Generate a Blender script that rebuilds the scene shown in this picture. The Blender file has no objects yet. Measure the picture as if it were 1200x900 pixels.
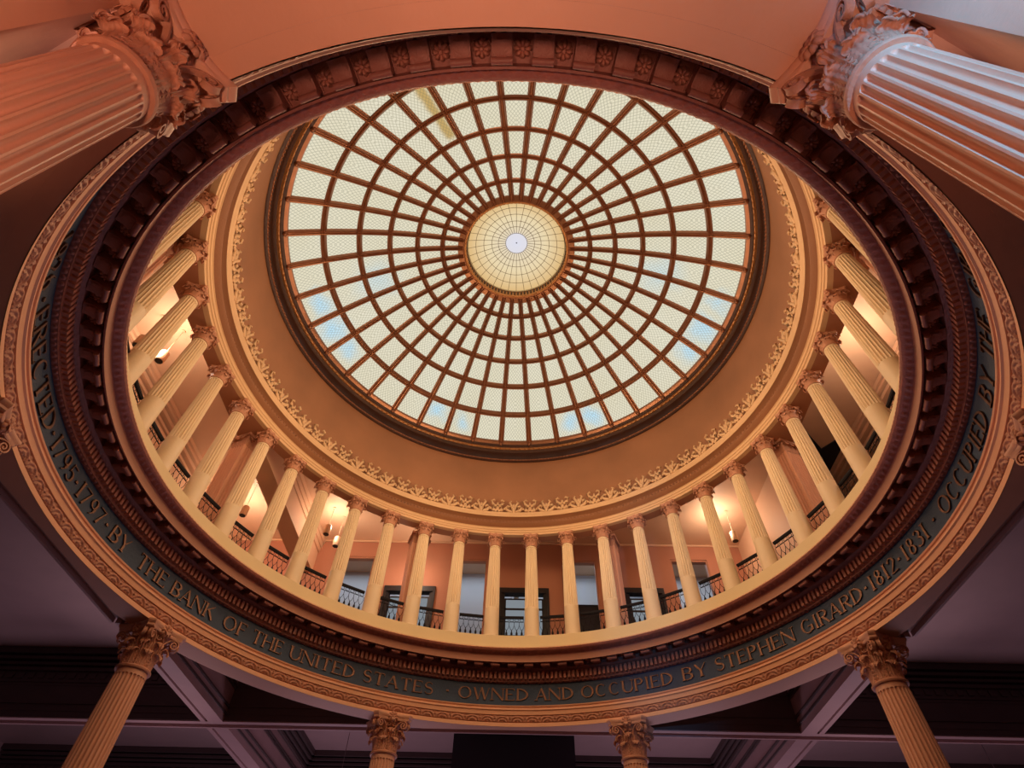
import bpy, math, random
from math import sin, cos, pi, radians, sqrt, atan2, hypot
from mathutils import Vector, Matrix

SC = bpy.context.scene
COL = SC.collection
RNG = random.Random(7)
S = 6.0          # metres per unit of height between the lens and the main soffit
CZ = 1.6         # lens height


def zz(h):
    return CZ + S * h


def rad(r):
    return S * r


# ------------------------------------------------------------------ mesh builder
class MB:
    def __init__(self):
        self.v = []
        self.f = []
        self.uv = {}

    def add(self, pts):
        n = len(self.v)
        self.v.extend([tuple(p) for p in pts])
        return n

    def box(self, x0, x1, y0, y1, z0, z1):
        n = self.add([(x0, y0, z0), (x1, y0, z0), (x1, y1, z0), (x0, y1, z0),
                      (x0, y0, z1), (x1, y0, z1), (x1, y1, z1), (x0, y1, z1)])
        for q in ((0, 3, 2, 1), (4, 5, 6, 7), (0, 1, 5, 4), (1, 2, 6, 5), (2, 3, 7, 6), (3, 0, 4, 7)):
            self.f.append(tuple(n + i for i in q))
        return self

    def hexa(self, bot, top):
        """prism between two loops of the same length"""
        k = len(bot)
        n = self.add(list(bot) + list(top))
        for i in range(k):
            j = (i + 1) % k
            self.f.append((n + i, n + j, n + k + j, n + k + i))
        self.f.append(tuple(n + i for i in reversed(range(k))))
        self.f.append(tuple(n + k + i for i in range(k)))
        return self

    def grid(self, rows, closed_u=False, closed_v=False):
        """rows: list of equally long point lists"""
        m = len(rows[0])
        k = len(rows)
        n = self.add([p for r in rows for p in r])
        for i in range(k if closed_v else k - 1):
            i2 = (i + 1) % k
            for j in range(m if closed_u else m - 1):
                j2 = (j + 1) % m
                self.f.append((n + i * m + j, n + i * m + j2, n + i2 * m + j2, n + i2 * m + j))
        return n

    def revolve(self, prof, n=360, closed=True, a0=None, a1=None):
        """profile of (R, z), swept about the axis; closed = profile is a loop"""
        rows = []
        if a0 is None:
            az = [2 * pi * i / n for i in range(n)]
            wrap = True
        else:
            az = [radians(a0 + (a1 - a0) * i / n) for i in range(n + 1)]
            wrap = False
        for a in az:
            rows.append([(r * sin(a), r * cos(a), z) for r, z in prof])
        self.grid(rows, closed_u=closed, closed_v=wrap)
        return self

    def lathe(self, prof, n=24, x=0, y=0, caps=True):
        rows = [[(x + r * cos(2 * pi * i / n), y + r * sin(2 * pi * i / n), z) for i in range(n)] for r, z in prof]
        k = self.grid(rows, closed_u=True)
        if caps:
            m = len(prof)
            self.f.append(tuple(k + i for i in reversed(range(n))))
            self.f.append(tuple(k + (m - 1) * n + i for i in range(n)))
        return self

    def tube(self, pts, r, n=6, caps=True):
        pts = [Vector(p) for p in pts]
        rows = []
        up = Vector((0, 0, 1))
        for i, p in enumerate(pts):
            t = (pts[min(i + 1, len(pts) - 1)] - pts[max(i - 1, 0)]).normalized()
            a = t.cross(up)
            if a.length < 1e-3:
                a = t.cross(Vector((1, 0, 0)))
            a.normalize()
            b = t.cross(a)
            rr = r[i] if isinstance(r, (list, tuple)) else r
            rows.append([p + a * rr * cos(2 * pi * j / n) + b * rr * sin(2 * pi * j / n) for j in range(n)])
        k = self.grid(rows, closed_u=True)
        if caps:
            self.f.append(tuple(k + j for j in reversed(range(n))))
            self.f.append(tuple(k + (len(pts) - 1) * n + j for j in range(n)))
        return self

    def ball(self, c, r, sx=1, sy=1, sz=1, n=10, m=7):
        rows = []
        for i in range(m + 1):
            t = pi * i / m
            t = min(max(t, 0.02), pi - 0.02)
            rows.append([(c[0] + sx * r * sin(t) * cos(2 * pi * j / n), c[1] + sy * r * sin(t) * sin(2 * pi * j / n),
                          c[2] + sz * r * cos(t)) for j in range(n)])
        self.grid(rows, closed_u=True)
        return self

    def mesh(self, name, mat=None, smooth=35):
        me = bpy.data.meshes.new(name)
        me.from_pydata(self.v, [], self.f)
        if mat:
            me.materials.append(mat)
        if smooth:
            me.polygons.foreach_set('use_smooth', [True] * len(me.polygons))
            me.set_sharp_from_angle(angle=radians(smooth))
        if self.uv:
            lay = me.uv_layers.new(name='UVMap')
            for lp in me.loops:
                lay.data[lp.index].uv = self.uv.get(lp.vertex_index, (0, 0))
        me.update()
        return me


def link(name, data, parent=None, loc=(0, 0, 0), rot=(0, 0, 0), scale=None):
    o = bpy.data.objects.new(name, data)
    COL.objects.link(o)
    if parent:
        o.parent = parent
    o.location = loc
    o.rotation_euler = rot
    if scale:
        o.scale = scale
    return o


def ob(name, mb, mat, parent=None, loc=(0, 0, 0), rot=(0, 0, 0), smooth=35):
    me = mb if isinstance(mb, bpy.types.Mesh) else mb.mesh(name, mat, smooth)
    return link(name, me, parent, loc, rot)


def tag(o, label, cat, group=None, kind=None):
    kind = kind or 'thing'
    if label:
        o['label'] = label
    if cat:
        o['category'] = cat
    if group:
        o['group'] = group
    if kind:
        o['kind'] = kind
    return o


def struct(name, mb, mat, smooth=35, label=None):
    o = ob(name, mb, mat, smooth=smooth)
    o['kind'] = 'structure'
    if label:
        o['label'] = label
    return o


def clone(o, name=None, parent=None):
    c = o.copy()
    COL.objects.link(c)
    c.parent = parent
    for ch in list(o.children):
        clone(ch, None, c)
    return c


def pol(az, r, z=0.0):
    a = radians(az)
    return (r * sin(a), r * cos(a), z)


# ------------------------------------------------------------------ materials
def mat(name, col, rough=0.6, metal=0.0, bump=0.0, bscale=8.0, vary=0.12, spec=0.5, vscale=1.5):
    m = bpy.data.materials.new(name)
    m.use_nodes = True
    nt = m.node_tree
    b = nt.nodes['Principled BSDF']
    b.inputs['Roughness'].default_value = rough
    b.inputs['Metallic'].default_value = metal
    b.inputs['Specular IOR Level'].default_value = spec
    tc = nt.nodes.new('ShaderNodeTexCoord')
    nz = nt.nodes.new('ShaderNodeTexNoise')
    nz.inputs['Scale'].default_value = vscale
    nz.inputs['Detail'].default_value = 5
    nt.links.new(tc.outputs['Object'], nz.inputs['Vector'])
    mx = nt.nodes.new('ShaderNodeMix')
    mx.data_type = 'RGBA'
    nt.links.new(nz.outputs['Fac'], mx.inputs['Factor'])
    mx.inputs['A'].default_value = tuple(c * (1 - vary) for c in col) + (1,)
    mx.inputs['B'].default_value = tuple(min(1, c * (1 + vary)) for c in col) + (1,)
    nt.links.new(mx.outputs['Result'], b.inputs['Base Color'])
    if bump:
        n2 = nt.nodes.new('ShaderNodeTexNoise')
        n2.inputs['Scale'].default_value = bscale
        n2.inputs['Detail'].default_value = 6
        nt.links.new(tc.outputs['Object'], n2.inputs['Vector'])
        bp = nt.nodes.new('ShaderNodeBump')
        bp.inputs['Strength'].default_value = bump
        bp.inputs['Distance'].default_value = 0.02
        nt.links.new(n2.outputs['Fac'], bp.inputs['Height'])
        nt.links.new(bp.outputs['Normal'], b.inputs['Normal'])
    return m


def emis(name, col, strength):
    m = bpy.data.materials.new(name)
    m.use_nodes = True
    nt = m.node_tree
    nt.nodes.clear()
    e = nt.nodes.new('ShaderNodeEmission')
    e.inputs['Color'].default_value = tuple(col) + (1,)
    e.inputs['Strength'].default_value = strength
    o = nt.nodes.new('ShaderNodeOutputMaterial')
    nt.links.new(e.outputs[0], o.inputs[0])
    return m


M = {}
M['cream'] = mat('cream_paint', (0.80, 0.63, 0.42), 0.5, bump=0.15, bscale=20, vary=0.06)
M['ledge'] = mat('gold_cream_paint', (0.77, 0.60, 0.34), 0.55, bump=0.2, bscale=12, vary=0.06)
M['terra'] = mat('salmon_column_paint', (0.74, 0.39, 0.26), 0.45, bump=0.2, bscale=18, vary=0.07)
M['capital'] = mat('salmon_capital_paint', (0.58, 0.27, 0.17), 0.55, bump=0.5, bscale=30, vary=0.2, vscale=9)
M['smallcap'] = mat('rose_capital_paint', (0.55, 0.27, 0.17), 0.55, bump=0.3, bscale=30, vary=0.15, vscale=9)
M['fascia'] = mat('orange_fascia_paint', (0.84, 0.44, 0.26), 0.5, bump=0.15, bscale=15, vary=0.06)
M['ornament'] = mat('orange_ornament_paint', (0.54, 0.235, 0.14), 0.5, bump=0.4, bscale=40, vary=0.2, vscale=9)
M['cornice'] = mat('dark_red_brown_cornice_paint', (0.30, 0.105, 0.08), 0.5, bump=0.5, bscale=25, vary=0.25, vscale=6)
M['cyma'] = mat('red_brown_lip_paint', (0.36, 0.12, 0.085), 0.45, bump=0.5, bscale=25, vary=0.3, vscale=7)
M['frieze'] = mat('blue_black_frieze_paint', (0.011, 0.040, 0.098), 0.5, bump=0.3, bscale=20, vary=0.35, vscale=1.2)
M['letter'] = mat('worn_gilt_letters', (0.16, 0.08, 0.052), 0.3, metal=0.65, bump=0.3, bscale=40, vary=0.3, vscale=5)
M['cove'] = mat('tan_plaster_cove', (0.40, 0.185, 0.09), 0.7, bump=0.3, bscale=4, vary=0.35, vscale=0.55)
M['upcorn'] = mat('gold_cream_cornice', (0.74, 0.49, 0.28), 0.55, bump=0.2, bscale=15, vary=0.06)
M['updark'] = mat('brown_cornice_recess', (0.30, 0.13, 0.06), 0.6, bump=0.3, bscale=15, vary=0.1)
M['bronze'] = mat('red_bronze_glazing_bar', (0.36, 0.165, 0.095), 0.3, metal=0.7, bump=0.2, bscale=20, vary=0.2, vscale=5)
M['darkbronze'] = mat('dark_bronze_frame', (0.055, 0.02, 0.012), 0.4, metal=0.2, bump=0.3, bscale=20, vary=0.3, vscale=5)
M['wallorange'] = mat('orange_gallery_wall_paint', (0.48, 0.20, 0.115), 0.65, bump=0.1, bscale=10, vary=0.07)
M['gceil'] = mat('cream_gallery_ceiling_paint', (0.76, 0.48, 0.30), 0.6, bump=0.1, bscale=10, vary=0.05)
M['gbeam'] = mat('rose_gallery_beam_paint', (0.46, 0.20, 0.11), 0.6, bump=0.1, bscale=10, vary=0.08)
M['soffit'] = mat('salmon_soffit_paint', (0.66, 0.34, 0.22), 0.55, bump=0.35, bscale=7, vary=0.06)
M['lowceil'] = mat('mauve_ceiling_paint', (0.50, 0.33, 0.32), 0.33, bump=0.25, bscale=3, vary=0.1)
M['lowbeam'] = mat('mauve_beam_paint', (0.48, 0.30, 0.29), 0.32, bump=0.3, bscale=5, vary=0.12)
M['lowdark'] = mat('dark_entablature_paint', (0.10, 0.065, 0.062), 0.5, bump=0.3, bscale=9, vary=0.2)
M['iron'] = mat('black_iron', (0.012, 0.009, 0.012), 0.6, metal=0.0, vary=0.1, spec=.15)
M['doorwood'] = mat('dark_stained_wood', (0.012, 0.006, 0.007), 0.5, bump=0.2, bscale=20, vary=0.2)
M['greywall'] = mat('pale_grey_paint', (0.52, 0.55, 0.58), 0.7, vary=0.04)
M['floor'] = mat('brown_marble_floor', (0.055, 0.04, 0.035), 0.3, vary=0.3, vscale=2)
M['can'] = mat('peach_lamp_housing', (0.70, 0.45, 0.28), 0.4, vary=0.04)
M['blackin'] = mat('black_lamp_baffle', (0.02, 0.015, 0.02), 0.5, vary=0.1)
M['wire'] = mat('thin_steel_wire', (0.25, 0.2, 0.2), 0.4, metal=0.6, vary=0.05)
M['bluepane'] = emis('bright_daylit_pane', (0.55, 0.80, 0.95), 0.75)
M['greypane'] = emis('dim_daylit_pane', (0.50, 0.56, 0.62), 0.42)
M['lampglow'] = emis('lamp_glow', (1.0, 0.8, 0.6), 1.2)


def skylight_mat():
    m = bpy.data.materials.new('wired_skylight_glass')
    m.use_nodes = True
    nt = m.node_tree
    nt.nodes.clear()
    N = nt.nodes.new
    L = nt.links.new
    uv = N('ShaderNodeUVMap')
    sp = N('ShaderNodeSeparateXYZ')
    L(uv.outputs['UV'], sp.inputs[0])

    def math_(op, a, b=None, c=None):
        n = N('ShaderNodeMath')
        n.operation = op
        for i, q in enumerate((a, b, c)):
            if q is None:
                continue
            if isinstance(q, (int, float)):
                n.inputs[i].default_value = q
            else:
                L(q, n.inputs[i])
        return n.outputs[0]
    lines = []
    for sgn in (1, -1):
        a = math_('MULTIPLY_ADD', sp.outputs[1], sgn * 0.8, sp.outputs[0])
        a = math_('MULTIPLY', a, 9.5)
        a = math_('FRACT', a)
        a = math_('SUBTRACT', a, 0.5)
        a = math_('ABSOLUTE', a)
        lines.append(math_('LESS_THAN', a, 0.085))
    wire = math_('MAXIMUM', lines[0], lines[1])
    tc = N('ShaderNodeTexCoord')
    nz = N('ShaderNodeTexNoise')
    nz.inputs['Scale'].default_value = 0.45
    nz.inputs['Detail'].default_value = 3
    L(tc.outputs['Object'], nz.inputs['Vector'])
    base = N('ShaderNodeMix')
    base.data_type = 'RGBA'
    base.inputs['A'].default_value = (0.80, 0.72, 0.50, 1)
    base.inputs['B'].default_value = (0.90, 0.86, 0.70, 1)
    L(nz.outputs['Fac'], base.inputs['Factor'])
    cur = base.outputs['Result']
    # patches of open sky seen through the wired glass
    acc = None
    n3 = N('ShaderNodeTexNoise')
    n3.inputs['Scale'].default_value = 1.6
    L(tc.outputs['Object'], n3.inputs['Vector'])
    jit = math_('MULTIPLY', n3.outputs['Fac'], 0.9)
    for x, y, r in ((-1.031, .316, .85), (-.971, .463, .7), (-.497, .957, .55), (-.34, 1.03, .55), (.492, .964, .6),
                    (.345, 1.03, .6), (1.049, .294, .75), (.985, .453, .65), (-1.067, .16, .6), (1.09, .13, .6),
                    (-.78, .1, 1.1), (.80, .05, 1.1)):
        d = N('ShaderNodeVectorMath')
        d.operation = 'DISTANCE'
        L(tc.outputs['Object'], d.inputs[0])
        R2 = hypot(x, y)
        d.inputs[1].default_value = (x * S, y * S, zz(3.013 - 0.29 * R2 * R2))
        dd = math_('ADD', d.outputs['Value'], jit)
        mr = N('ShaderNodeMapRange')
        mr.interpolation_type = 'SMOOTHSTEP'
        mr.inputs['From Min'].default_value = r + 0.45
        mr.inputs['From Max'].default_value = 0.35
        mr.inputs['To Max'].default_value = 0.5 if r > 1 else 1.0
        L(dd, mr.inputs['Value'])
        acc = mr.outputs[0] if acc is None else math_('MAXIMUM', acc, mr.outputs[0])
    sky = N('ShaderNodeMix')
    sky.data_type = 'RGBA'
    L(acc, sky.inputs['Factor'])
    L(cur, sky.inputs['A'])
    sky.inputs['B'].default_value = (0.55, 0.83, 1.0, 1)
    cur = sky.outputs['Result']
    # rust stained glass in one bay
    az0 = atan2(-.427, -.907)
    sep = N('ShaderNodeSeparateXYZ')
    L(tc.outputs['Object'], sep.inputs[0])
    ux, uy = sin(az0), cos(az0)
    along = math_('ADD', math_('MULTIPLY', sep.outputs[0], ux), math_('MULTIPLY', sep.outputs[1], uy))
    side = math_('SUBTRACT', math_('MULTIPLY', sep.outputs[0], uy), math_('MULTIPLY', sep.outputs[1], ux))
    side = math_('ADD', side, math_('MULTIPLY', math_('SUBTRACT', n3.outputs['Fac'], 0.5), 0.2))
    w = N('ShaderNodeMapRange')
    w.interpolation_type = 'SMOOTHSTEP'
    w.inputs['From Min'].default_value = 0.24
    w.inputs['From Max'].default_value = 0.05
    L(math_('ABSOLUTE', side), w.inputs['Value'])
    l = N('ShaderNodeMapRange')
    l.interpolation_type = 'SMOOTHSTEP'
    l.inputs['From Min'].default_value = 1.15
    l.inputs['From Max'].default_value = 0.9
    L(math_('ABSOLUTE', math_('SUBTRACT', along, 5.35)), l.inputs['Value'])
    st = N('ShaderNodeMix')
    st.data_type = 'RGBA'
    L(math_('MULTIPLY', math_('MULTIPLY', w.outputs[0], l.outputs[0]), 0.85), st.inputs['Factor'])
    L(cur, st.inputs['A'])
    st.inputs['B'].default_value = (0.56, 0.34, 0.07, 1)
    cur = st.outputs['Result']
    wm = N('ShaderNodeMix')
    wm.data_type = 'RGBA'
    L(math_('MULTIPLY', wire, 0.5), wm.inputs['Factor'])
    L(cur, wm.inputs['A'])
    wm.inputs['B'].default_value = (0.22, 0.20, 0.12, 1)
    e = N('ShaderNodeEmission')
    L(wm.outputs['Result'], e.inputs['Color'])
    e.inputs['Strength'].default_value = 0.92
    o = N('ShaderNodeOutputMaterial')
    L(e.outputs[0], o.inputs[0])
    return m


def lantern_mat():
    """backlit leaded glass: amber outer rows, clear inner rows"""
    m = bpy.data.materials.new('amber_leaded_glass')
    m.use_nodes = True
    nt = m.node_tree
    nt.nodes.clear()
    N = nt.nodes.new
    L = nt.links.new
    tc = N('ShaderNodeTexCoord')
    sp = N('ShaderNodeSeparateXYZ')
    L(tc.outputs['Object'], sp.inputs[0])
    cm = N('ShaderNodeCombineXYZ')
    L(sp.outputs[0], cm.inputs[0])
    L(sp.outputs[1], cm.inputs[1])
    ln = N('ShaderNodeVectorMath')
    ln.operation = 'LENGTH'
    L(cm.outputs[0], ln.inputs[0])
    mr = N('ShaderNodeMapRange')
    mr.inputs['From Max'].default_value = 1.7
    L(ln.outputs['Value'], mr.inputs['Value'])
    cr = N('ShaderNodeValToRGB')
    L(mr.outputs[0], cr.inputs[0])
    els = cr.color_ramp.elements
    els[0].position = 0.0
    els[0].color = (0.80, 0.80, 0.92, 1)
    els[1].position = 1.0
    els[1].color = (0.80, 0.52, 0.22, 1)
    for p, c in ((0.215, (0.82, 0.80, 0.86, 1)), (0.24, (0.86, 0.74, 0.54, 1)), (0.6, (0.90, 0.74, 0.46, 1))):
        e = els.new(p)
        e.color = c
    e = N('ShaderNodeEmission')
    L(cr.outputs[0], e.inputs['Color'])
    e.inputs['Strength'].default_value = 0.92
    o = N('ShaderNodeOutputMaterial')
    L(e.outputs[0], o.inputs[0])
    return m


M['glass'] = skylight_mat()
M['amber'] = lantern_mat()


# ------------------------------------------------------------------ ornament helpers
def hf_band(R0, z0, R1, z1, units, per, rows, fn, back=0.05, a_off=0.0):
    """ornamental band round the axis: face from (R0,z0) up to (R1,z1) displaced inward by fn(u, v)"""
    n = units * per
    L = hypot(R1 - R0, z1 - z0)
    nr, nz = -(z1 - z0) / L, (R1 - R0) / L
    if nr > 0:
        nr, nz = -nr, -nz
    out = []
    for i in range(n):
        a = 2 * pi * i / n + a_off
        u = (i % per) / per
        row = [((R0 + back) * sin(a), (R0 + back) * cos(a), z0)]
        for j in range(rows + 1):
            v = j / rows
            h = fn(u, v, i // per)
            r = R0 + (R1 - R0) * v + nr * h
            z = z0 + (z1 - z0) * v + nz * h
            row.append((r * sin(a), r * cos(a), z))
        row.append(((R1 + back) * sin(a), (R1 + back) * cos(a), z1))
        out.append(row)
    mb = MB()
    mb.grid(out, closed_u=True, closed_v=True)
    return mb


def leaf_dart(u, v, k):
    """arched leaf with midrib"""
    x = (u - 0.5) * 2
    d = sqrt((x * 0.95) ** 2 + ((v - 0.05) * 1.05) ** 2)
    h = 0.028 * math.exp(-((d - 0.82) / 0.13) ** 2) + 0.024 * math.exp(-((d - 0.42) / 0.13) ** 2)
    h += 0.026 * math.exp(-(x / 0.12) ** 2) * (v < 0.9)
    h += 0.022 * max(0, abs(x) - 0.75) * 4 * (v > .5)
    return h if 0.02 < v < 0.98 else 0.0


def rope(u, v, k):
    return 0.03 * max(0, sin(pi * v)) * (0.55 + 0.45 * sin(2 * pi * (u + v * 0.6)))


def eggs(u, v, k):
    x = (u - 0.5) * 2
    return 0.035 * max(0, 1 - x * x * 1.3) * max(0, sin(pi * v)) + 0.006


def acanth(u, v, k):
    x = abs(u - 0.5) * 2
    return 0.022 * (1 - x) * (0.6 + 0.4 * cos(14 * v + 5 * x)) * sin(pi * min(1, v * 1.02))


# ------------------------------------------------------------------ columns
def flute_rows(zs, r_of, nfl, per, depth, z_lo, z_hi, fl=0.8):
    rows = []
    n = nfl * per
    for z in zs:
        r0 = r_of(z)
        # flute fades with a rounded end
        cap = r0 * pi / nfl * fl
        if z <= z_lo or z >= z_hi:
            k = 0
        else:
            e = min(z - z_lo, z_hi - z)
            k = 1.0 if e >= cap else sqrt(max(0, 1 - (1 - e / cap) ** 2))
        row = []
        for i in range(n):
            u = (i % per) / per
            x = (u - 0.5) * 2 / fl
            d = 0.0
            if abs(x) < k:
                d = depth * r0 * sqrt(max(0.0, 1 - (x / k) ** 2)) * k
            r = r0 - d
            a = 2 * pi * i / n
            row.append((r * cos(a), r * sin(a), z))
        rows.append(row)
    return rows


def shaft_mesh(name, h, r0, r1, nfl, per, depth, z_lo, z_hi, mt, smooth=28):
    mb = MB()

    def r_of(z):
        t = z / h
        return r0 + (r1 - r0) * (t ** 1.35)
    capz = r0 * pi / nfl
    zs = [0.0, 0.03 * r0, z_lo]
    zs += [z_lo + capz * k for k in (0.05, 0.2, 0.45, 0.75, 1.0)]
    m = 10
    for i in range(1, m):
        zs.append(z_lo + capz + (z_hi - z_lo - 2 * capz) * i / m)
    zs += [z_hi - capz * k for k in (1.0, 0.75, 0.45, 0.2, 0.05)]
    zs += [z_hi, h]
    zs = sorted(set(round(z, 5) for z in zs))
    rows = flute_rows(zs, r_of, nfl, per, depth, z_lo, z_hi)
    k = mb.grid(rows, closed_u=True)
    n = nfl * per
    mb.f.append(tuple(k + i for i in reversed(range(n))))
    mb.f.append(tuple(k + (len(zs) - 1) * n + i for i in range(n)))
    return mb.mesh(name, mt, smooth)


def leaf_mb(R0, height, width, cols=10, rows=14, slope=0.10, curl=0.16, lobes=5, th=0.012, lobe_amp=0.34):
    """acanthus leaf growing up the bell at azimuth 0 (+y), tip curling outward and down"""
    spine = []
    cr = curl * height
    vt = 0.68
    for j in range(rows + 1):
        v = j / rows
        if v <= vt:
            t = v / vt
            r = R0 + slope * height * t ** 1.8
            z = (height - cr) * t
            ang = atan2(1, slope * 1.8 * t ** 0.8)
        else:
            t = (v - vt) / (1 - vt)
            phi = pi - t * pi * 1.15
            r = R0 + slope * height + cr + cr * cos(phi)
            z = height - cr + cr * sin(phi)
            ang = phi - pi / 2
        spine.append((r, z, ang, v))
    front, backs = [], []
    for r, z, ang, v in spine:
        w = width / 2 * (0.78 + 0.34 * sin(pi * min(1, v * 1.1)) if v < 0.75 else 1.0 * (1 - ((v - 0.75) / 0.25) ** 2 * 0.72))
        w *= 1 + lobe_amp * (abs(sin(pi * lobes * v)) ** 0.7 - 0.5)
        nr, nz = sin(ang), -cos(ang)      # outward normal of the spine
        fr, bk = [], []
        for i in range(cols + 1):
            u = -1 + 2 * i / cols
            d = -0.22 * w * u * u + 0.035 * height * (cos(u * pi * 4 + 1.5 * abs(u) * v) * 0.55 * (0.4 + abs(u)) + 0.6 * math.exp(-(u / .13) ** 2))
            zz_ = z - 0.10 * height * abs(u) ** 1.5 * (0.3 + v)
            rr = r + nr * d
            z2 = zz_ + nz * d
            fr.append((u * w, rr, z2))
            bk.append((u * w * 0.97, rr - nr * th, z2 - nz * th))
        front.append(fr)
        backs.append(bk)
    mb = MB()
    rowsl = []
    for fr, bk in zip(front, backs):
        rowsl.append(fr + list(reversed(bk)))
    k = mb.grid(rowsl, closed_u=True)
    m = len(rowsl[0])
    for base in (0, (len(rowsl) - 1) * m):
        for i in range(cols):
            q = (k + base + i, k + base + i + 1, k + base + m - 2 - i, k + base + m - 1 - i)
            mb.f.append(q if base else tuple(reversed(q)))
    return mb


def volute_mb(p0, p1, ztop, a, z0, wid, th, turns=1.6, n=26, bulge=0.25):
    """ribbon rising from p0 (xy) to p1 (xy) and rolling into a spiral under ztop"""
    D = Vector((p1[0] - p0[0], p1[1] - p0[1], 0))
    Ls = D.length
    D.normalize()
    side = Vector((-D.y, D.x, 0))
    path = []
    cx, cz_ = Ls - a, ztop - a
    for j in range(9):
        t = j / 9
        s = (cx) * (t ** 1.7)
        z = z0 + (ztop - z0) * (1 - (1 - t) ** 1.8)
        path.append((s, z))
    for j in range(n + 1):
        t = j / n
        th_ = pi / 2 - t * turns * 2 * pi
        r = a * (1 - 0.80 * t)
        path.append((cx + r * cos(th_), cz_ + r * sin(th_)))
    mb = MB()
    rows = []
    for i, (s, z) in enumerate(path):
        s0, z0_ = path[max(0, i - 1)]
        s1, z1_ = path[min(len(path) - 1, i + 1)]
        tx, tz = s1 - s0, z1_ - z0_
        l = hypot(tx, tz) or 1
        nx, nz = -tz / l, tx / l
        f = i / (len(path) - 1)
        w = wid * (0.75 + 0.45 * min(1, f * 3)) * (1 - 0.35 * max(0, f - 0.5))
        t2 = th * (1 - 0.4 * f)
        row = []
        for sw, st in ((-1, -1), (-1, 1), (-0.45, 0.45), (0.45, 0.45), (1, 1), (1, -1)):
            q = Vector((p0[0], p0[1], 0)) + D * (s + nx * st * t2) + side * (sw * w)
            row.append((q.x, q.y, z + nz * st * t2))
        rows.append(row)
    k = mb.grid(rows, closed_u=True)
    mb.f.append(tuple(k + j for j in reversed(range(6))))
    e = (len(rows) - 1) * 6
    mb.f.append(tuple(k + e + j for j in range(6)))
    q = Vector((p0[0], p0[1], 0)) + D * cx
    mb.ball((q.x, q.y, cz_), a * 0.26, n=8, m=6)
    return mb


def abacus_mb(W, chop, conc, z0, z1):
    def outline(g):
        pts = []
        hw = W / 2 * g
        c = chop
        for q in range(4):
            ang = q * pi / 2
            for i in range(9):
                t = -1 + 2 * i / 8
                x = t * (hw - c * 0.5)
                y = hw + c * 0.5 - conc * (1 - t * t)
                if i in (0, 8):
                    y = hw + c * 0.5
                pts.append((x * cos(ang) + y * sin(ang), -x * sin(ang) + y * cos(ang)))
        return pts
    h = z1 - z0
    mb = MB()
    levels = [(0.90, z0), (0.93, z0 + h * 0.12), (0.93, z0 + h * 0.42), (0.955, z0 + h * 0.5), (0.965, z0 + h * 0.58),
              (0.99, z0 + h * 0.7), (1.0, z0 + h * 0.85), (1.0, z1)]
    rows = [[(x, y, z) for x, y in outline(g)] for g, z in levels]
    k = mb.grid(rows, closed_u=True)
    m = len(rows[0])
    mb.f.append(tuple(k + i for i in reversed(range(m))))
    mb.f.append(tuple(k + (len(rows) - 1) * m + i for i in range(m)))
    return mb


def flower_mb(c, R, depth, petals=8, axis='y', core=0.3):
    """rosette facing +y (or -z) at c"""
    mb = MB()
    rings = 5
    n = petals * 8
    rows = []
    for i in range(rings + 1):
        t = i / rings
        row = []
        for j in range(n):
            a = 2 * pi * j / n
            ed = abs(cos(petals * a / 2)) ** 0.6
            r = R * t * (0.78 + 0.22 * ed)
            h = depth * (0.25 + 0.75 * sin(pi * min(1, t * 0.9)) * (0.5 + 0.5 * ed))
            if t == 0:
                r = R * 0.02
            if i == rings:
                h = 0
            if axis == 'y':
                row.append((c[0] + r * cos(a), c[1] + h, c[2] + r * sin(a)))
            else:
                row.append((c[0] + r * cos(a), c[1] + r * sin(a), c[2] - h))
        rows.append(row)
    k = mb.grid(rows, closed_u=True)
    mb.f.append(tuple(k + j for j in range(n)))
    mb.f.append(tuple(k + rings * n + j for j in reversed(range(n))))
    if axis == 'y':
        mb.ball((c[0], c[1] + depth * 0.8, c[2]), R * core, sy=0.8)
    else:
        mb.ball((c[0], c[1], c[2] - depth * 0.8), R * core, sz=0.8)
    return mb


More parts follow.
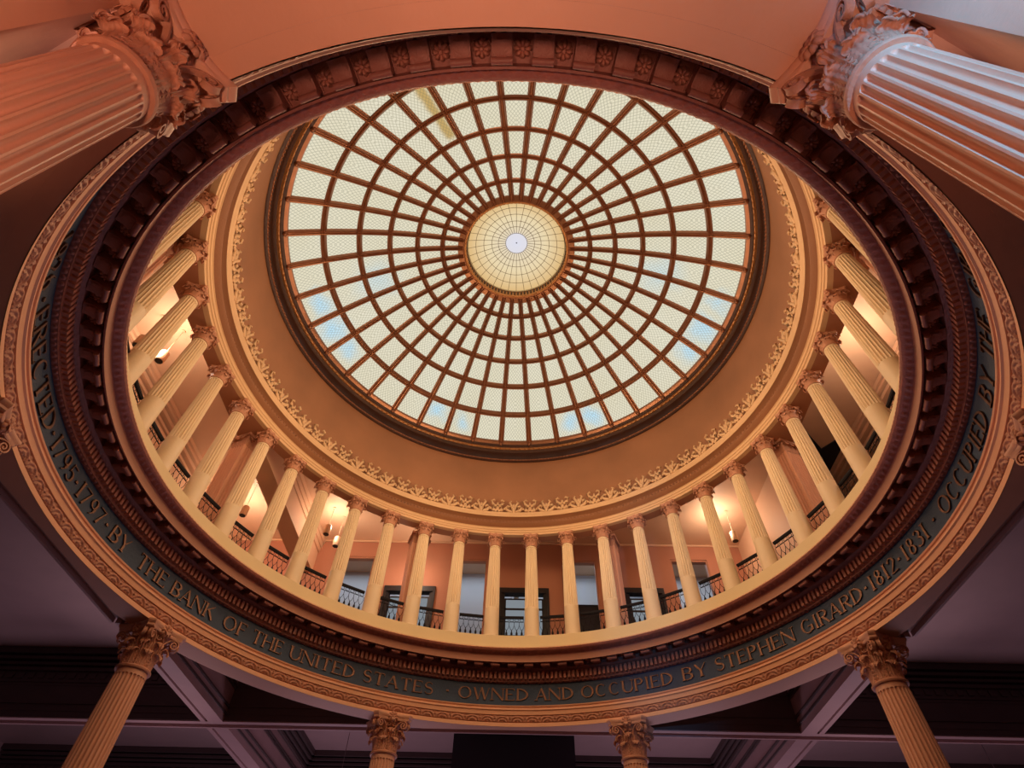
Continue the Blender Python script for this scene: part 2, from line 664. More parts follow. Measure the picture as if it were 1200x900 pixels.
def capital_parts(r, h, W, detail=True):
    """dict of meshes of a Corinthian capital standing on z=0"""
    c, rw = (16, 30) if detail else (5, 8)
    P = {}
    bell = MB()
    bell.lathe([(r * 1.0, 0), (r * 1.13, 0.0), (r * 1.17, 0.02 * h), (r * 1.17, 0.045 * h), (r * 1.10, 0.07 * h), (r * 1.02, 0.08 * h),
                (r * 0.97, 0.12 * h), (r * 0.97, 0.5 * h), (r * 1.05, 0.72 * h), (r * 1.25, 0.84 * h), (r * 1.32, 0.875 * h),
                (r * 1.2, 0.885 * h)], 40 if detail else 16)
    P['bell'] = bell
    if not detail:
        P['leaf1'] = leaf_mb(r * 1.02, h * 0.37, r * 0.6, c, rw, slope=0.2, curl=0.2, lobes=2)
        P['leaf2'] = leaf_mb(r * 1.0, h * 0.62, r * 0.55, c, rw, slope=0.22, curl=0.16, lobes=3)
    else:
        P['leaf1'] = leaf_mb(r * 1.02, h * 0.36, r * 0.66, c, rw, slope=0.10, curl=0.13, lobes=6)
        P['leaf2'] = leaf_mb(r * 1.0, h * 0.58, r * 0.58, c, rw, slope=0.11, curl=0.11, lobes=8)
    P['abacus'] = abacus_mb(W * 0.94, W * 0.10, W * 0.085, 0.84 * h, h)
    dc = W / 2 * 1.17
    a45 = dc / sqrt(2)
    zt = 0.845 * h
    P['volute'] = [volute_mb((s * r * 0.30, r * 1.02), (s * a45 * 1.0 - s * 0.03 * h, a45 * 1.04 + 0.03 * h), zt, 0.115 * h, 0.46 * h, 0.036 * h, 0.018 * h,
                             n=26 if detail else 12) for s in (1, -1)]
    P['helix'] = [volute_mb((s * r * 0.42, r * 1.02), (s * r * 0.02, r * 1.30), zt * 0.98, 0.07 * h, 0.42 * h, 0.022 * h, 0.014 * h,
                            n=20 if detail else 10) for s in (1, -1)]
    fl = flower_mb((0, W / 2 * 0.94 + W * 0.045 - W * 0.10, 0.93 * h), 0.17 * h, 0.055 * h, 9, 'y', core=.24)
    if detail:
        s = leaf_mb(W / 2 * 0.66, h * 0.20, h * 0.18, 8, 8, slope=0.5, curl=0.2)
        fl.v, fl.f = merge(fl, s, (0, 0, 0.70 * h))
    P['fleuron'] = fl
    return P


def merge(a, b, off=(0, 0, 0), rotz=0.0):
    n = len(a.v)
    cz_, sz_ = cos(rotz), sin(rotz)
    v = list(a.v) + [(x * cz_ - y * sz_ + off[0], x * sz_ + y * cz_ + off[1], z + off[2]) for x, y, z in b.v]
    f = list(a.f) + [tuple(n + i for i in q) for q in b.f]
    return v, f


def join_into(a, b, off=(0, 0, 0), rotz=0.0):
    a.v, a.f = merge(a, b, off, rotz)


# big ground floor columns ------------------------------------------------
ZS = zz(1.0)          # main soffit 7.6
R_COL = rad(1.392)
CAP_H = 0.86
BIG_R1, BIG_R0 = 0.300, 0.360
BIG_W = 1.02


def make_big_column():
    t = link('corinthian_column', None)
    b = MB()
    b.hexa([(sx * .52, sy * .52, 0) for sx, sy in ((-1, -1), (1, -1), (1, 1), (-1, 1))],
           [(sx * .52, sy * .52, .14) for sx, sy in ((-1, -1), (1, -1), (1, 1), (-1, 1))])
    b.lathe([(.50, .14), (.52, .17), (.52, .22), (.49, .26), (.43, .28), (.42, .33), (.45, .35), (.46, .38), (.44, .41), (.39, .43), (.375, .45)], 40)
    ob('base', b, M['terra'], t)
    sh = shaft_mesh('shaft', ZS - CAP_H - 0.45, BIG_R0, BIG_R1, 24, 10, 0.115, 0.12, ZS - CAP_H - 0.45 - 0.10, M['terra'])
    link('shaft', sh, t, (0, 0, 0.45))
    P = capital_parts(BIG_R1, CAP_H, BIG_W, True)
    cap = ob('capital', P['bell'], M['capital'], t, (0, 0, ZS - CAP_H))
    m1 = P['leaf1'].mesh('acanthus_leaf', M['capital'], 60)
    m2 = P['leaf2'].mesh('acanthus_leaf', M['capital'], 60)
    for i in range(8):
        link('acanthus_leaf', m1, cap, (0, 0, 0.06 * CAP_H), (0, 0, radians(45 * i + 22.5)))
        link('acanthus_leaf', m2, cap, (0, 0, 0.06 * CAP_H), (0, 0, radians(45 * i)))
    vm = [v.mesh('volute', M['capital'], 40) for v in P['volute']]
    hm = [v.mesh('helix', M['capital'], 40) for v in P['helix']]
    fm = P['fleuron'].mesh('fleuron', M['capital'], 50)
    for i in range(4):
        for v in vm:
            link('volute', v, cap, (0, 0, 0), (0, 0, radians(90 * i)))
        for v in hm:
            link('helix', v, cap, (0, 0, 0), (0, 0, radians(90 * i)))
        link('fleuron', fm, cap, (0, 0, 0), (0, 0, radians(90 * i)))
    ob('abacus', P['abacus'], M['terra'], cap)
    return t


BIGLAB = {
    -157.5: 'large salmon fluted column nearest the camera at the upper left',
    157.5: 'large salmon fluted column at the upper right with cool blue daylight on its flutes',
    -22.5: 'distant salmon column under the ring at the bottom edge, left of the two, below STATES',
    22.5: 'distant salmon column under the ring at the bottom edge, right of the two, below OCCUPIED',
    -67.5: 'salmon fluted column leaning at the lower left below the words BY THE BANK',
    67.5: 'salmon fluted column leaning at the lower right below the name GIRARD',
    -112.5: 'column at the left edge of the photo of which only the dark scrolled capital shows',
    112.5: 'column at the right edge of the photo of which only the dark scrolled capital shows',
}
proto = make_big_column()
first = True
for az, lab in BIGLAB.items():
    o = proto if first else clone(proto)
    first = False
    o.location = pol(az, R_COL)
    o.rotation_euler = (0, 0, radians(-az))
    tag(o, lab, 'column', 'large salmon columns carrying the ring')

# ------------------------------------------------------------------ lower entablature ring
ent = MB()
prof = [(1.334, 1.0), (1.336, 1.0), (1.336, 1.0165), (1.342, 1.018), (1.342, 1.046), (1.329, 1.047), (1.3265, 1.0625), (1.322, 1.066), (1.3225, 1.071),
        (1.326, 1.0725), (1.3255, 1.0775), (1.321, 1.079), (1.3195, 1.0835), (1.327, 1.0845), (1.336, 1.088), (1.336, 1.186),
        (1.32, 1.1865), (1.32, 1.226), (1.311, 1.229), (1.305, 1.234), (1.299, 1.2415),
        (1.2985, 1.267), (1.2425, 1.267), (1.2415, 1.2405), (1.2362, 1.2405), (1.2357, 1.2685), (1.2345, 1.2715),
        (1.233, 1.2745), (1.226, 1.278), (1.2165, 1.280), (1.211, 1.284), (1.2075, 1.289), (1.2065, 1.293), (1.2065, 1.2975), (1.2435, 1.299), (1.2425, 1.3715),
        (1.372, 1.3715), (1.372, 1.0)]
ent.revolve([(rad(r), zz(h)) for r, h in prof], 360)
me = ent.mesh('trim_1', M['cornice'], 25)
M['corona'] = mat('salmon_corona_paint', (0.42, 0.175, 0.105), 0.5, bump=0.15, vary=0.07)
for m_ in ('fascia', 'frieze', 'cyma', 'ledge', 'soffit', 'corona'):
    me.materials.append(M[m_])
K = len(prof)
seg_mat = []
for i in range(K):
    h0, h1 = prof[i][1], prof[(i + 1) % K][1]
    r0, r1 = prof[i][0], prof[(i + 1) % K][0]
    hm = (h0 + h1) / 2
    if hm < 1.0001:
        s = 5
    elif hm < 1.0855 and r0 < 1.4 and r1 < 1.4:
        s = 1
    elif hm < 1.1862 and r0 < 1.4:
        s = 2
    elif hm < 1.2695 and r0 < 1.4 and not (r0 < 1.2365 and r1 < 1.2365):
        s = 0
    elif hm < 1.2700 and r0 < 1.24:
        s = 6
    elif hm < 1.2955 and r0 < 1.24:
        s = 3
    else:
        s = 4
    seg_mat.append(s)
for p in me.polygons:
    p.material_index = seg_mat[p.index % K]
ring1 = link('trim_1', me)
tag(ring1, 'great round entablature ring with blue inscribed frieze and dark modillion cornice', None, kind='structure')

ob('leaf_moulding', hf_band(rad(1.340), zz(1.019), rad(1.334), zz(1.0455), 124, 16, 12, lambda u, v, k: min(.036, 1.7 * leaf_dart(u, v, k)), back=0.02), M['ornament'], ring1, smooth=60)
ob('egg_moulding', hf_band(rad(1.3345), zz(1.1845), rad(1.321), zz(1.1925), 400, 6, 5, eggs, back=0.05), M['cornice'], ring1, smooth=60)
ob('rope_moulding', hf_band(rad(1.3085), zz(1.2315), rad(1.3015), zz(1.2395), 300, 8, 4, lambda u, v, k: rope(u, v, k) * .5, back=0.04), M['cornice'], ring1, smooth=60)
ob('lip_leaf_moulding', hf_band(rad(1.233), zz(1.2745), rad(1.2095), zz(1.2865), 300, 6, 6, lambda u, v, k: .006 + 1.5 * acanth(u, v, k), back=0.0), M['cyma'], ring1, smooth=60)
ob('lip_bead', hf_band(rad(1.2062), zz(1.292), rad(1.2062), zz(1.2968), 420, 4, 3, lambda u, v, k: 0.012 * sin(pi * v) * (0.6 + 0.4 * sin(2 * pi * u)) + .001, back=0.02), M['fascia'], ring1, smooth=60)
dn = MB()
for i in range(400):
    a0 = 360 * (i + 0.22) / 400
    a1 = 360 * (i + 0.78) / 400
    ri, ro = rad(1.3035), rad(1.322)
    z0, z1 = zz(1.1945), zz(1.2255)
    dn.hexa([pol(a0, ri, z0), pol(a1, ri, z0), pol(a1, ro, z0), pol(a0, ro, z0)], [pol(a0, ri, z1), pol(a1, ri, z1), pol(a1, ro, z1), pol(a0, ro, z1)])
ob('dentil_course', dn, mat('dull_red_dentil_paint', (0.46, 0.18, 0.13), 0.5, bump=0.3, vary=0.12), ring1, smooth=0)

# modillion bracket built at azimuth 0, inner end towards the axis
mo = MB()
yi, yo = rad(1.2445), rad(1.297)
zt = zz(1.267)
w = 0.118
pr = []
Lm = yo - yi
for j in range(15):
    t = j / 14
    y = yi + 0.02 + (Lm - 0.02) * t
    d = 0.21 - 0.055 * t - 0.035 * sin(pi * t)
    pr.append((y, zt - d))
prof_m = [(yi + 0.02, zt)] + pr + [(yo, zt)]
rows = []
for sx in (-1, -0.8, -0.45, 0, 0.45, 0.8, 1):
    k = 0.014 * (1 - abs(sx) ** 2) + (0.008 if abs(sx) > .75 else 0)
    rows.append([(sx * w, y, z - (k if 0 < i < len(prof_m) - 1 else 0)) for i, (y, z) in enumerate(prof_m)])
k0 = mo.grid(rows, closed_u=True)
m_ = len(prof_m)
mo.f.append(tuple(k0 + i for i in reversed(range(m_))))
mo.f.append(tuple(k0 + 6 * m_ + i for i in range(m_)))
mo.tube([(-w * 1.05, yi + 0.045, zt - 0.20), (w * 1.05, yi + 0.045, zt - 0.20)], 0.045, 12)
mo.tube([(-w * 1.0, yo - 0.04, zt - 0.13), (w * 1.0, yo - 0.04, zt - 0.13)], 0.028, 10)
lf = leaf_mb(0, 0.2, 0.17, 8, 8, slope=0.02, curl=0.14, th=0.01)
lv = [(x, yo - 0.06 - z, zt - 0.19 - 0.30 * y) for x, y, z in lf.v]
n0 = len(mo.v)
mo.v += lv
mo.f += [tuple(n0 + i for i in q) for q in lf.f]
mo.box(-w * 1.12, w * 1.12, yi, yo, zt - 0.022, zt)
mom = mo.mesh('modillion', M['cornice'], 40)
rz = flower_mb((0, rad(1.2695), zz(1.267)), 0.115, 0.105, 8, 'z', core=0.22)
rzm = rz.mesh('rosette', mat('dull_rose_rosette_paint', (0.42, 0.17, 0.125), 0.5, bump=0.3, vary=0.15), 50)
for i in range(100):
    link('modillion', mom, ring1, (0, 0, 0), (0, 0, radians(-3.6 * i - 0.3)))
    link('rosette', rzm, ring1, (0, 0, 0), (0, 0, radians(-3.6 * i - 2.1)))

# ------------------------------------------------------------------ lettering
T, t_ = 0.135, 0.05
W_ = {'I': .22, 'E': .62, 'F': .58, 'L': .55, 'T': .72, 'H': .80, 'N': .82, 'D': .80, 'O': .90, 'C': .80, 'G': .84, 'B': .66, 'P': .62,
      'R': .72, 'S': .58, 'U': .76, 'A': .82, 'K': .76, 'W': 1.12, 'Y': .76, '1': .30, '2': .56, '3': .54, '5': .54, '6': .58, '7': .54,
      '8': .58, '9': .58, '.': .18, ' ': .42}


def arc(cx, cy, rx, ry, a0, a1, n=14):
    return [(cx + rx * cos(radians(a0 + (a1 - a0) * i / n)), cy + ry * sin(radians(a0 + (a1 - a0) * i / n))) for i in range(n + 1)]


def glyph(ch):
    """list of (points, widths)"""
    w = W_[ch]
    V = lambda x, y0=0, y1=1: ([(x, y0), (x, y1)], [T, T])
    Hn = lambda x0, x1, y: ([(x0, y), (x1, y)], [t_, t_])
    serif = lambda x, y: ([(x - .13, y), (x + .13, y)], [.05, .05])

    def bow(cx, cy, rx, ry, a0, a1):
        p = arc(cx, cy, rx, ry, a0, a1)
        return (p, [t_ + (T - t_) * abs(cos(atan2(q[1] - cy, q[0] - cx))) ** 1.5 for q in p])
    x0, e = T / 2, t_ / 2
    if ch == 'I' or ch == '1':
        return [V(w / 2), serif(w / 2, .025), serif(w / 2, .975)]
    if ch in 'EFL':
        g = [V(x0), serif(x0, .025)]
        if ch != 'F':
            g.append(Hn(x0, w, e))
            g.append(([(w - .02, 0), (w - .02, .2)], [.05, .03]))
        if ch != 'L':
            g += [Hn(x0, w * .8, .52), Hn(x0, w * .94, 1 - e), ([(w * .93, .82), (w * .93, 1)], [.03, .05])]
        return g
    if ch == 'T':
        return [V(w / 2), Hn(0, w, 1 - e), serif(w / 2, .025), ([(.03, .8), (.03, 1)], [.03, .05]), ([(w - .03, .8), (w - .03, 1)], [.03, .05])]
    if ch == 'H':
        return [V(x0), V(w - x0), Hn(x0, w - x0, .52), serif(x0, .025), serif(w - x0, .025), serif(x0, .975), serif(w - x0, .975)]
    if ch == 'N':
        return [([(e, 0), (e, 1)], [t_, t_]), ([(w - e, 0), (w - e, 1)], [t_, t_]), ([(e, 1), (w - e, 0)], [T, T]), serif(w - e, .975), serif(e, .025)]
    if ch == 'D':
        return [V(x0), bow(x0, .5, w - x0 * 2, .5 - e, 90, -90), serif(x0, .025)]
    if ch == 'O':
        return [bow(w / 2, .5, w / 2 - x0 * .8, .5 - e, 0, 360)]
    if ch == 'C':
        return [bow(w / 2, .5, w / 2 - x0 * .8, .5 - e, 48, 312)]
    if ch == 'G':
        return [bow(w / 2, .5, w / 2 - x0 * .8, .5 - e, 48, 320), ([(w - x0, .1), (w - x0, .46)], [T, T]), Hn(w * .6, w, .46)]
    if ch in 'BPR':
        g = [V(x0), bow(w * .42, .75, w * .44, .25 - e, 90, -90), Hn(x0, w * .42, 1 - e), Hn(x0, w * .42, .5 + e), serif(x0, .025)]
        if ch == 'B':
            g += [bow(w * .42, .27, w * .50, .27 - e, 90, -90), Hn(x0, w * .42, e)]
        if ch == 'R':
            g += [([(w * .42, .52), (w - .05, 0)], [T, T])]
        return g
    if ch == 'S':
        a = arc(w / 2, .74, w / 2 - .06, .26 - e, 25, 230)
        b = arc(w / 2, .27, w / 2 - .04, .27 - e, 90, -155)
        p = a + b
        return [(p, [t_ + (T - t_) * math.exp(-((i - len(p) / 2) / 6) ** 2) for i in range(len(p))])]
    if ch == 'U':
        return [V(x0, .32, 1), ([(w - e, .32), (w - e, 1)], [t_, t_]), bow(w / 2 + .02, .34, w / 2 - x0, .34 - e, 180, 360), serif(x0, .975), serif(w - e, .975)]
    if ch == 'A':
        return [([(e, 0), (w / 2, 1)], [t_, t_]), ([(w - x0, 0), (w / 2, 1)], [T, T]), Hn(w * .22, w * .75, .34), serif(e, .025), serif(w - x0, .025)]
    if ch == 'K':
        return [V(x0), ([(x0, .42), (w - .08, 1)], [t_, t_]), ([(w * .4, .58), (w - .03, 0)], [T, T]), serif(x0, .025), serif(x0, .975)]
    if ch == 'W':
        return [([(.05, 1), (w * .29, 0)], [T, T]), ([(w * .29, 0), (w * .5, 1)], [t_, t_]), ([(w * .5, 1), (w * .73, 0)], [T, T]), ([(w * .73, 0), (w - .03, 1)], [t_, t_])]
    if ch == 'Y':
        return [V(w / 2, 0, .48), ([(.05, 1), (w / 2, .46)], [T, T]), ([(w - .04, 1), (w / 2, .46)], [t_, t_]), serif(w / 2, .025)]
    if ch == '2':
        return [bow(w / 2, .72, w / 2 - .06, .28 - e, 170, -20), ([(w - .1, .62), (.05, .06)], [T * .8, t_]), Hn(.02, w, .05)]
    if ch == '3':
        return [bow(w * .45, .76, w * .38, .24 - e, 150, -90), bow(w * .45, .28, w * .45, .28 - e, 90, -150)]
    if ch == '5':
        return [([(.10, .5), (.14, 1)], [t_, t_]), Hn(.12, w * .95, .95), bow(w * .42, .31, w * .46, .31 - e, 105, -150)]
    if ch in '69':
        s = 1 if ch == '6' else -1
        c = .30 if ch == '6' else .70
        return [bow(w / 2, c, w / 2 - .08, .30 - e, 0, 360),
                (arc(w / 2 + s * .12, .5, w / 2 + .02, .5 - e, 180 if s > 0 else 0, 100 if s > 0 else -80), [T] * 6 + [t_] * 9)]
    if ch == '7':
        return [Hn(0, w, .95), ([(w - .05, .95), (w * .3, 0)], [t_, T])]
    if ch == '8':
        return [bow(w / 2, .76, w / 2 - .12, .24 - e, 0, 360), bow(w / 2, .27, w / 2 - .08, .27 - e, 0, 360)]
    if ch == '.':
        return [([(w * .1, .5), (w * .9, .5)], [.14, .14])]
    return []


WORDS = [('1926', -134.5, -127.2), ('.', -125.8, -125.2), ('ERECTED', -124, -105.6), ('.', -104.9, -104.3), ('1795', -103.4, -96.4), ('.', -95.7, -95.1),
         ('1797', -94.4, -87.4), ('.', -86.6, -86.0), ('BY', -84.9, -80.6), ('THE', -77.9, -71.5), ('BANK', -70.0, -60.8), ('OF', -58.6, -53.9),
         ('THE', -52.4, -46.2), ('UNITED', -44.6, -31.4), ('STATES', -29.6, -15.5), ('.', -12.9, -12.3), ('OWNED', -10.4, 3.6), ('AND', 5.1, 12.6),
         ('OCCUPIED', 14.2, 32.5), ('BY', 34.5, 39.4), ('STEPHEN', 41.2, 57.2), ('GIRARD', 59.0, 72.0), ('.', 72.7, 73.3), ('1812', 74.0, 80.0),
         ('.', 80.6, 81.2), ('1831', 82.0, 88.0), ('.', 89.8, 90.4), ('OCCUPIED', 92.2, 109.8), ('BY', 111.8, 116.4), ('THE', 118.4, 124.6),
         ('GIRARD', 127, 140)]
lt = MB()
LH, LB = 0.315, zz(1.1095)
Rf = rad(1.3362)
for word, a0, a1 in WORDS:
    gap = 0.16
    tw = sum(W_[c] for c in word) + gap * (len(word) - 1)
    sc_ = (a1 - a0) / tw
    x = 0
    for c in word:
        for pts, ws in glyph(c):
            n = len(pts)
            fl, bl = [], []
            for i in range(n):
                p0 = pts[max(0, i - 1)]
                p1 = pts[min(n - 1, i + 1)]
                dx, dy = p1[0] - p0[0], p1[1] - p0[1]
                l = hypot(dx, dy) or 1
                nx, ny = -dy / l, dx / l
                hw = ws[min(i, len(ws) - 1)] / 2
                for lst, sg in ((fl, 1), (bl, -1)):
                    lst.append((x + pts[i][0] + sg * nx * hw, pts[i][1] + sg * ny * hw))
            rows = []
            for (ax, ay), (bx, by) in zip(fl, bl):
                A = a0 + ax * sc_
                B = a0 + bx * sc_
                rows.append([pol(A, Rf + .01, LB + ay * LH), pol(A, Rf - 0.030, LB + ay * LH), pol(B, Rf - 0.030, LB + by * LH), pol(B, Rf + .01, LB + by * LH)])
            k = lt.grid(rows, closed_u=True)
            lt.f.append((k, k + 1, k + 2, k + 3))
            e = k + (n - 1) * 4
            lt.f.append((e + 3, e + 2, e + 1, e))
        x += W_[c] + gap
ob('inscription_lettering', lt, M['letter'], ring1, smooth=20)

# ------------------------------------------------------------------ gallery colonnade
R_G = rad(1.307)
ZP = zz(1.3715)
ZE = zz(1.984)
GCH = 0.44
GW = 0.50
gh = ZE - ZP
bm = MB()
bm.hexa([(sx * .265, sy * .265, 0) for sx, sy in ((-1, -1), (1, -1), (1, 1), (-1, 1))], [(sx * .265, sy * .265, .035) for sx, sy in ((-1, -1), (1, -1), (1, 1), (-1, 1))])
bm.lathe([(.262, .035), (.27, .05), (.265, .075), (.245, .085), (.238, .10), (.228, .12)], 28)
gbase = bm.mesh('base', M['cream'], 40)
gshaft = shaft_mesh('shaft', gh - GCH - 0.12, 0.228, 0.178, 20, 8, 0.15, (gh - GCH) * 0.27, gh - GCH - 0.12 - 0.05, M['cream'])
P = capital_parts(0.178, GCH, GW, False)
gc = MB()
join_into(gc, P['bell'])
for i in range(8):
    join_into(gc, P['leaf1'], (0, 0, .03), radians(45 * i + 22.5))
    join_into(gc, P['leaf2'], (0, 0, .03), radians(45 * i))
for i in range(4):
    for v in P['volute'] + P['helix']:
        join_into(gc, v, (0, 0, 0), radians(90 * i))
    join_into(gc, P['fleuron'], (0, 0, 0), radians(90 * i))
join_into(gc, P['abacus'])
gcap = gc.mesh('capital', M['smallcap'], 50)
ORD = ['first', 'second', 'third', 'fourth', 'fifth', 'sixth', 'seventh', 'eighth', 'ninth', 'tenth', 'eleventh', 'twelfth', 'thirteenth', 'fourteenth', 'fifteenth']


def word_at(az):
    best = min((w for w in WORDS if len(w[0]) > 1 and abs(w[1]) < 126), key=lambda w: 0 if w[1] <= az <= w[2] else min(abs(w[1] - az), abs(w[2] - az)))
    return best[0]


def side_pos(k, az):
    s = 'left' if az < 0 else 'right'
    return ORD[k], s


for sgn in (-1, 1):
    for k in range(14):
        az = sgn * (4.5 + 9 * k)
        t = link('gallery_column', None, None, pol(az, R_G, ZP), (0, 0, radians(-az)))
        link('base', gbase, t)
        link('shaft', gshaft, t, (0, 0, 0.12))
        link('capital', gcap, t, (0, 0, gh - GCH))
        n_, s_ = side_pos(k, az)
        tail = ''
        if k in (2, 7):
            tail = ', pier behind it'
        tag(t, '%s cream gallery column %s of bottom centre, above the word %s%s' % (n_, s_, word_at(az), tail), 'column', 'cream columns of the upper gallery')

for k in range(12):
    az = 130.5 + 9 * k
    t = link('gallery_column', None, None, pol(az, R_G, ZP), (0, 0, radians(-az)))
    link('base', gbase, t)
    link('shaft', gshaft, t, (0, 0, 0.12))
    link('capital', gcap, t, (0, 0, gh - GCH))
    tag(t, 'cream gallery column on the near side, hidden behind the great lip of the ring', 'column', 'hidden near columns of the gallery')

# railings between the columns
rl = MB()
half = 0.37
rail_m = MB().box(-half, half, -.035, .035, .80, .845).box(-half, half, -.025, .025, .775, .80).mesh('handrail', M['iron'], 0)
brail_m = MB().box(-half, half, -.014, .014, .03, .055).mesh('lower_rail', M['iron'], 0)
mrail_m = MB().box(-half, half, -.008, .008, .665, .676).mesh('middle_rail', M['iron'], 0)
bal = MB()
bal.lathe([(.011, .0), (.011, .2), (.016, .23), (.030, .27), (.034, .30), (.028, .33), (.014, .37), (.011, .42)], 8)
for s in (-1, 1):
    bal.tube([(0, 0, .40), (s * .045, 0, .46), (s * .0775, 0, .56), (s * .0775 * 1.02, 0, .67)], .007, 6)
bal.tube([(.062 * cos(a * pi / 6), 0, .725 + .045 * sin(a * pi / 6)) for a in range(13)], .007, 6)
bal_m = bal.mesh('baluster', M['iron'], 40)


def railing(az, label):
    t = link('iron_balustrade', None, None, pol(az, rad(1.322), ZP), (0, 0, radians(-az)))
    link('handrail', rail_m, t)
    link('lower_rail', brail_m, t)
    link('middle_rail', mrail_m, t)
    for i in range(5):
        link('baluster', bal_m, t, ((i - 2) * .155, 0, 0))
    tag(t, label, 'railing', 'black iron balustrade panels of the gallery')
    return t


railing(0, 'black iron balustrade panel between the two gallery columns at bottom centre, above OWNED')
for sgn in (-1, 1):
    for k in range(13):
        az = sgn * (9 + 9 * k)
        s = 'left' if sgn < 0 else 'right'
        railing(az, 'black iron balustrade panel between the %s and %s gallery columns %s of bottom centre' % (ORD[k], ORD[k + 1], s))

# salmon piers behind the colonnade
pm = MB()
zb = zz(1.3333)
H_ = ZE - zb - .004
out = []
hwid = 0.27
nper = 5
loop = []
for q in range(4):
    ang = q * pi / 2
    seg = []
    seg.append((-hwid, hwid))
    for f in range(nper):
        c0 = -hwid + 0.05 + (2 * hwid - 0.1) * (f + 0.5) / nper
        hw = (2 * hwid - 0.1) / nper / 2 * 0.78
        for i in range(5):
            tt = -1 + i / 2
            seg.append((c0 + tt * hw, hwid - 0.022 * sqrt(max(0, 1 - tt * tt))))
    loop += [(x * cos(ang) + y * sin(ang), -x * sin(ang) + y * cos(ang)) for x, y in seg]
pm.hexa([(x, y, .2) for x, y in loop], [(x, y, H_ - .42) for x, y in loop])
piershaft = pm.mesh('shaft', M['terra'], 0)
pb = MB()
for (g, z0, z1) in ((.34, 0, .12), (.31, .12, .2)):
    pb.box(-g, g, -g, g, z0, z1)
pierbase = pb.mesh('base', M['terra'], 0)
pc = MB()
pc.box(-.26, .26, -.26, .26, H_ - .42, H_ - .08)
for q in range(4):
    for i in (-1, 0, 1):
        join_into(pc, leaf_mb(.265, .22, .17, 5, 8), (0, 0, H_ - .40), 0) if False else None
for q in range(4):
    base_leaf = leaf_mb(.262, .26, .17, 5, 8, slope=.08)
    for i in (-1, 0, 1):
        shifted = MB()
        shifted.v = [(x + i * .175, y, z) for x, y, z in base_leaf.v]
        shifted.f = list(base_leaf.f)
        join_into(pc, shifted, (0, 0, H_ - .40), q * pi / 2)
pc.box(-.33, .33, -.33, .33, H_ - .08, H_)
piercap = pc.mesh('capital', M['smallcap'], 40)
PL = {-22.5: 'salmon gallery pier showing either side of the third column left of bottom centre', 22.5: 'salmon gallery pier showing beside the third column right of bottom centre',
      -67.5: 'broad salmon fluted pier behind the eighth gallery column on the left side', 67.5: 'broad salmon fluted pier behind the eighth gallery column on the right side',
      -112.5: 'dark red fluted pier at the upper left end of the gallery', 112.5: 'dark red fluted pier at the upper right end of the gallery'}
for az, lab in PL.items():
    t = link('gallery_pier', None, None, pol(az, rad(1.425), zb), (0, 0, radians(-az)))
    link('base', pierbase, t)
    link('shaft', piershaft, t)
    link('capital', piercap, t)
    tag(t, lab, 'pier', 'salmon piers behind the gallery columns')

# ------------------------------------------------------------------ upper ring, drum and skylight
up = [(1.277, 1.984), (1.2745, 1.9955), (1.270, 1.9965), (1.2675, 2.006), (1.2635, 2.007), (1.261, 2.017), (1.256, 2.019), (1.249, 2.024), (1.2395, 2.0295), (1.2345, 2.0345),
      (1.2345, 2.037), (1.257, 2.039), (1.257, 2.052), (1.252, 2.064), (1.240, 2.072), (1.229, 2.0745), (1.2265, 2.0765), (1.2255, 2.0815), (1.221, 2.0865), (1.2165, 2.0945), (1.2165, 2.098),
      (1.243, 2.099), (1.30, 2.099), (1.30, 1.984)]
u = MB()
u.revolve([(rad(r), zz(h)) for r, h in up], 360)
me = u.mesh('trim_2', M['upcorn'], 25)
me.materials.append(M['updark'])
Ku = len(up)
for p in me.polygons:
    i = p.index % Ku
    p.material_index = 1 if 6 <= i <= 14 else 0  # shade of the recess put into the darker brown
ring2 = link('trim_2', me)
tag(ring2, 'round cream entablature over the gallery columns with leaf cresting', None, kind='structure')
dd = MB()
for i in range(400):
    a0, a1 = .9 * (i + .2), .9 * (i + .75)
    ri, ro = rad(1.2445), rad(1.2580)
    z0, z1 = zz(2.039), zz(2.058)
    dd.hexa([pol(a0, ri, z0), pol(a1, ri, z0), pol(a1, ro, z0), pol(a0, ro, z0)], [pol(a0, ri, z1), pol(a1, ri, z1), pol(a1, ro, z1), pol(a0, ro, z1)])
ob('small_dentil_course', dd, M['updark'], ring2, smooth=0)

# cresting ornaments, two kinds in turn
def crest(kind):
    mb = MB()
    y = rad(1.2245)
    z0 = zz(2.1)
    def cr(pts, r):
        mb.tube([(x * 1.5, y - d, z0 + z * 1.03) for x, d, z in pts], [q * 1.4 for q in r], 7)
    for s in (-1, 1):
        if kind == 0:
            cr([(s * .04, .03, .0), (s * .14, .05, .06), (s * .20, .06, .16), (s * .15, .07, .23), (s * .09, .06, .20), (s * .11, .06, .14)], [.035, .04, .035, .03, .03, .02])
            cr([(s * .02, .03, .10), (s * .05, .05, .26), (s * .10, .06, .38), (s * .06, .09, .43)], [.03, .035, .03, .02])
            mb.ball((s * .2, y - .06, z0 + .05), .05, sy=.8)
        else:
            cr([(s * .02, .03, .02), (s * .10, .05, .10), (s * .09, .06, .24), (s * .02, .06, .27)], [.03, .035, .03, .02])
            cr([(s * .03, .03, .22), (s * .11, .05, .32), (s * .15, .07, .42), (s * .09, .09, .47), (s * .07, .09, .42)], [.03, .035, .03, .025, .02])
            mb.ball((s * .15, y - .06, z0 + .06), .055, sy=.8)
            mb.ball((s * .24, y - .05, z0 + .12), .04, sy=.8)
    mb.ball((0, y - .06, z0 + (.12 if kind else .07)), .06, sy=.7, sz=1.6)
    mb.ball((0, y - .05, z0 + (.34 if kind else .28)), .035, sy=.7, sz=2.2)
    return mb.mesh('leaf_crest', M['upcorn'], 60)


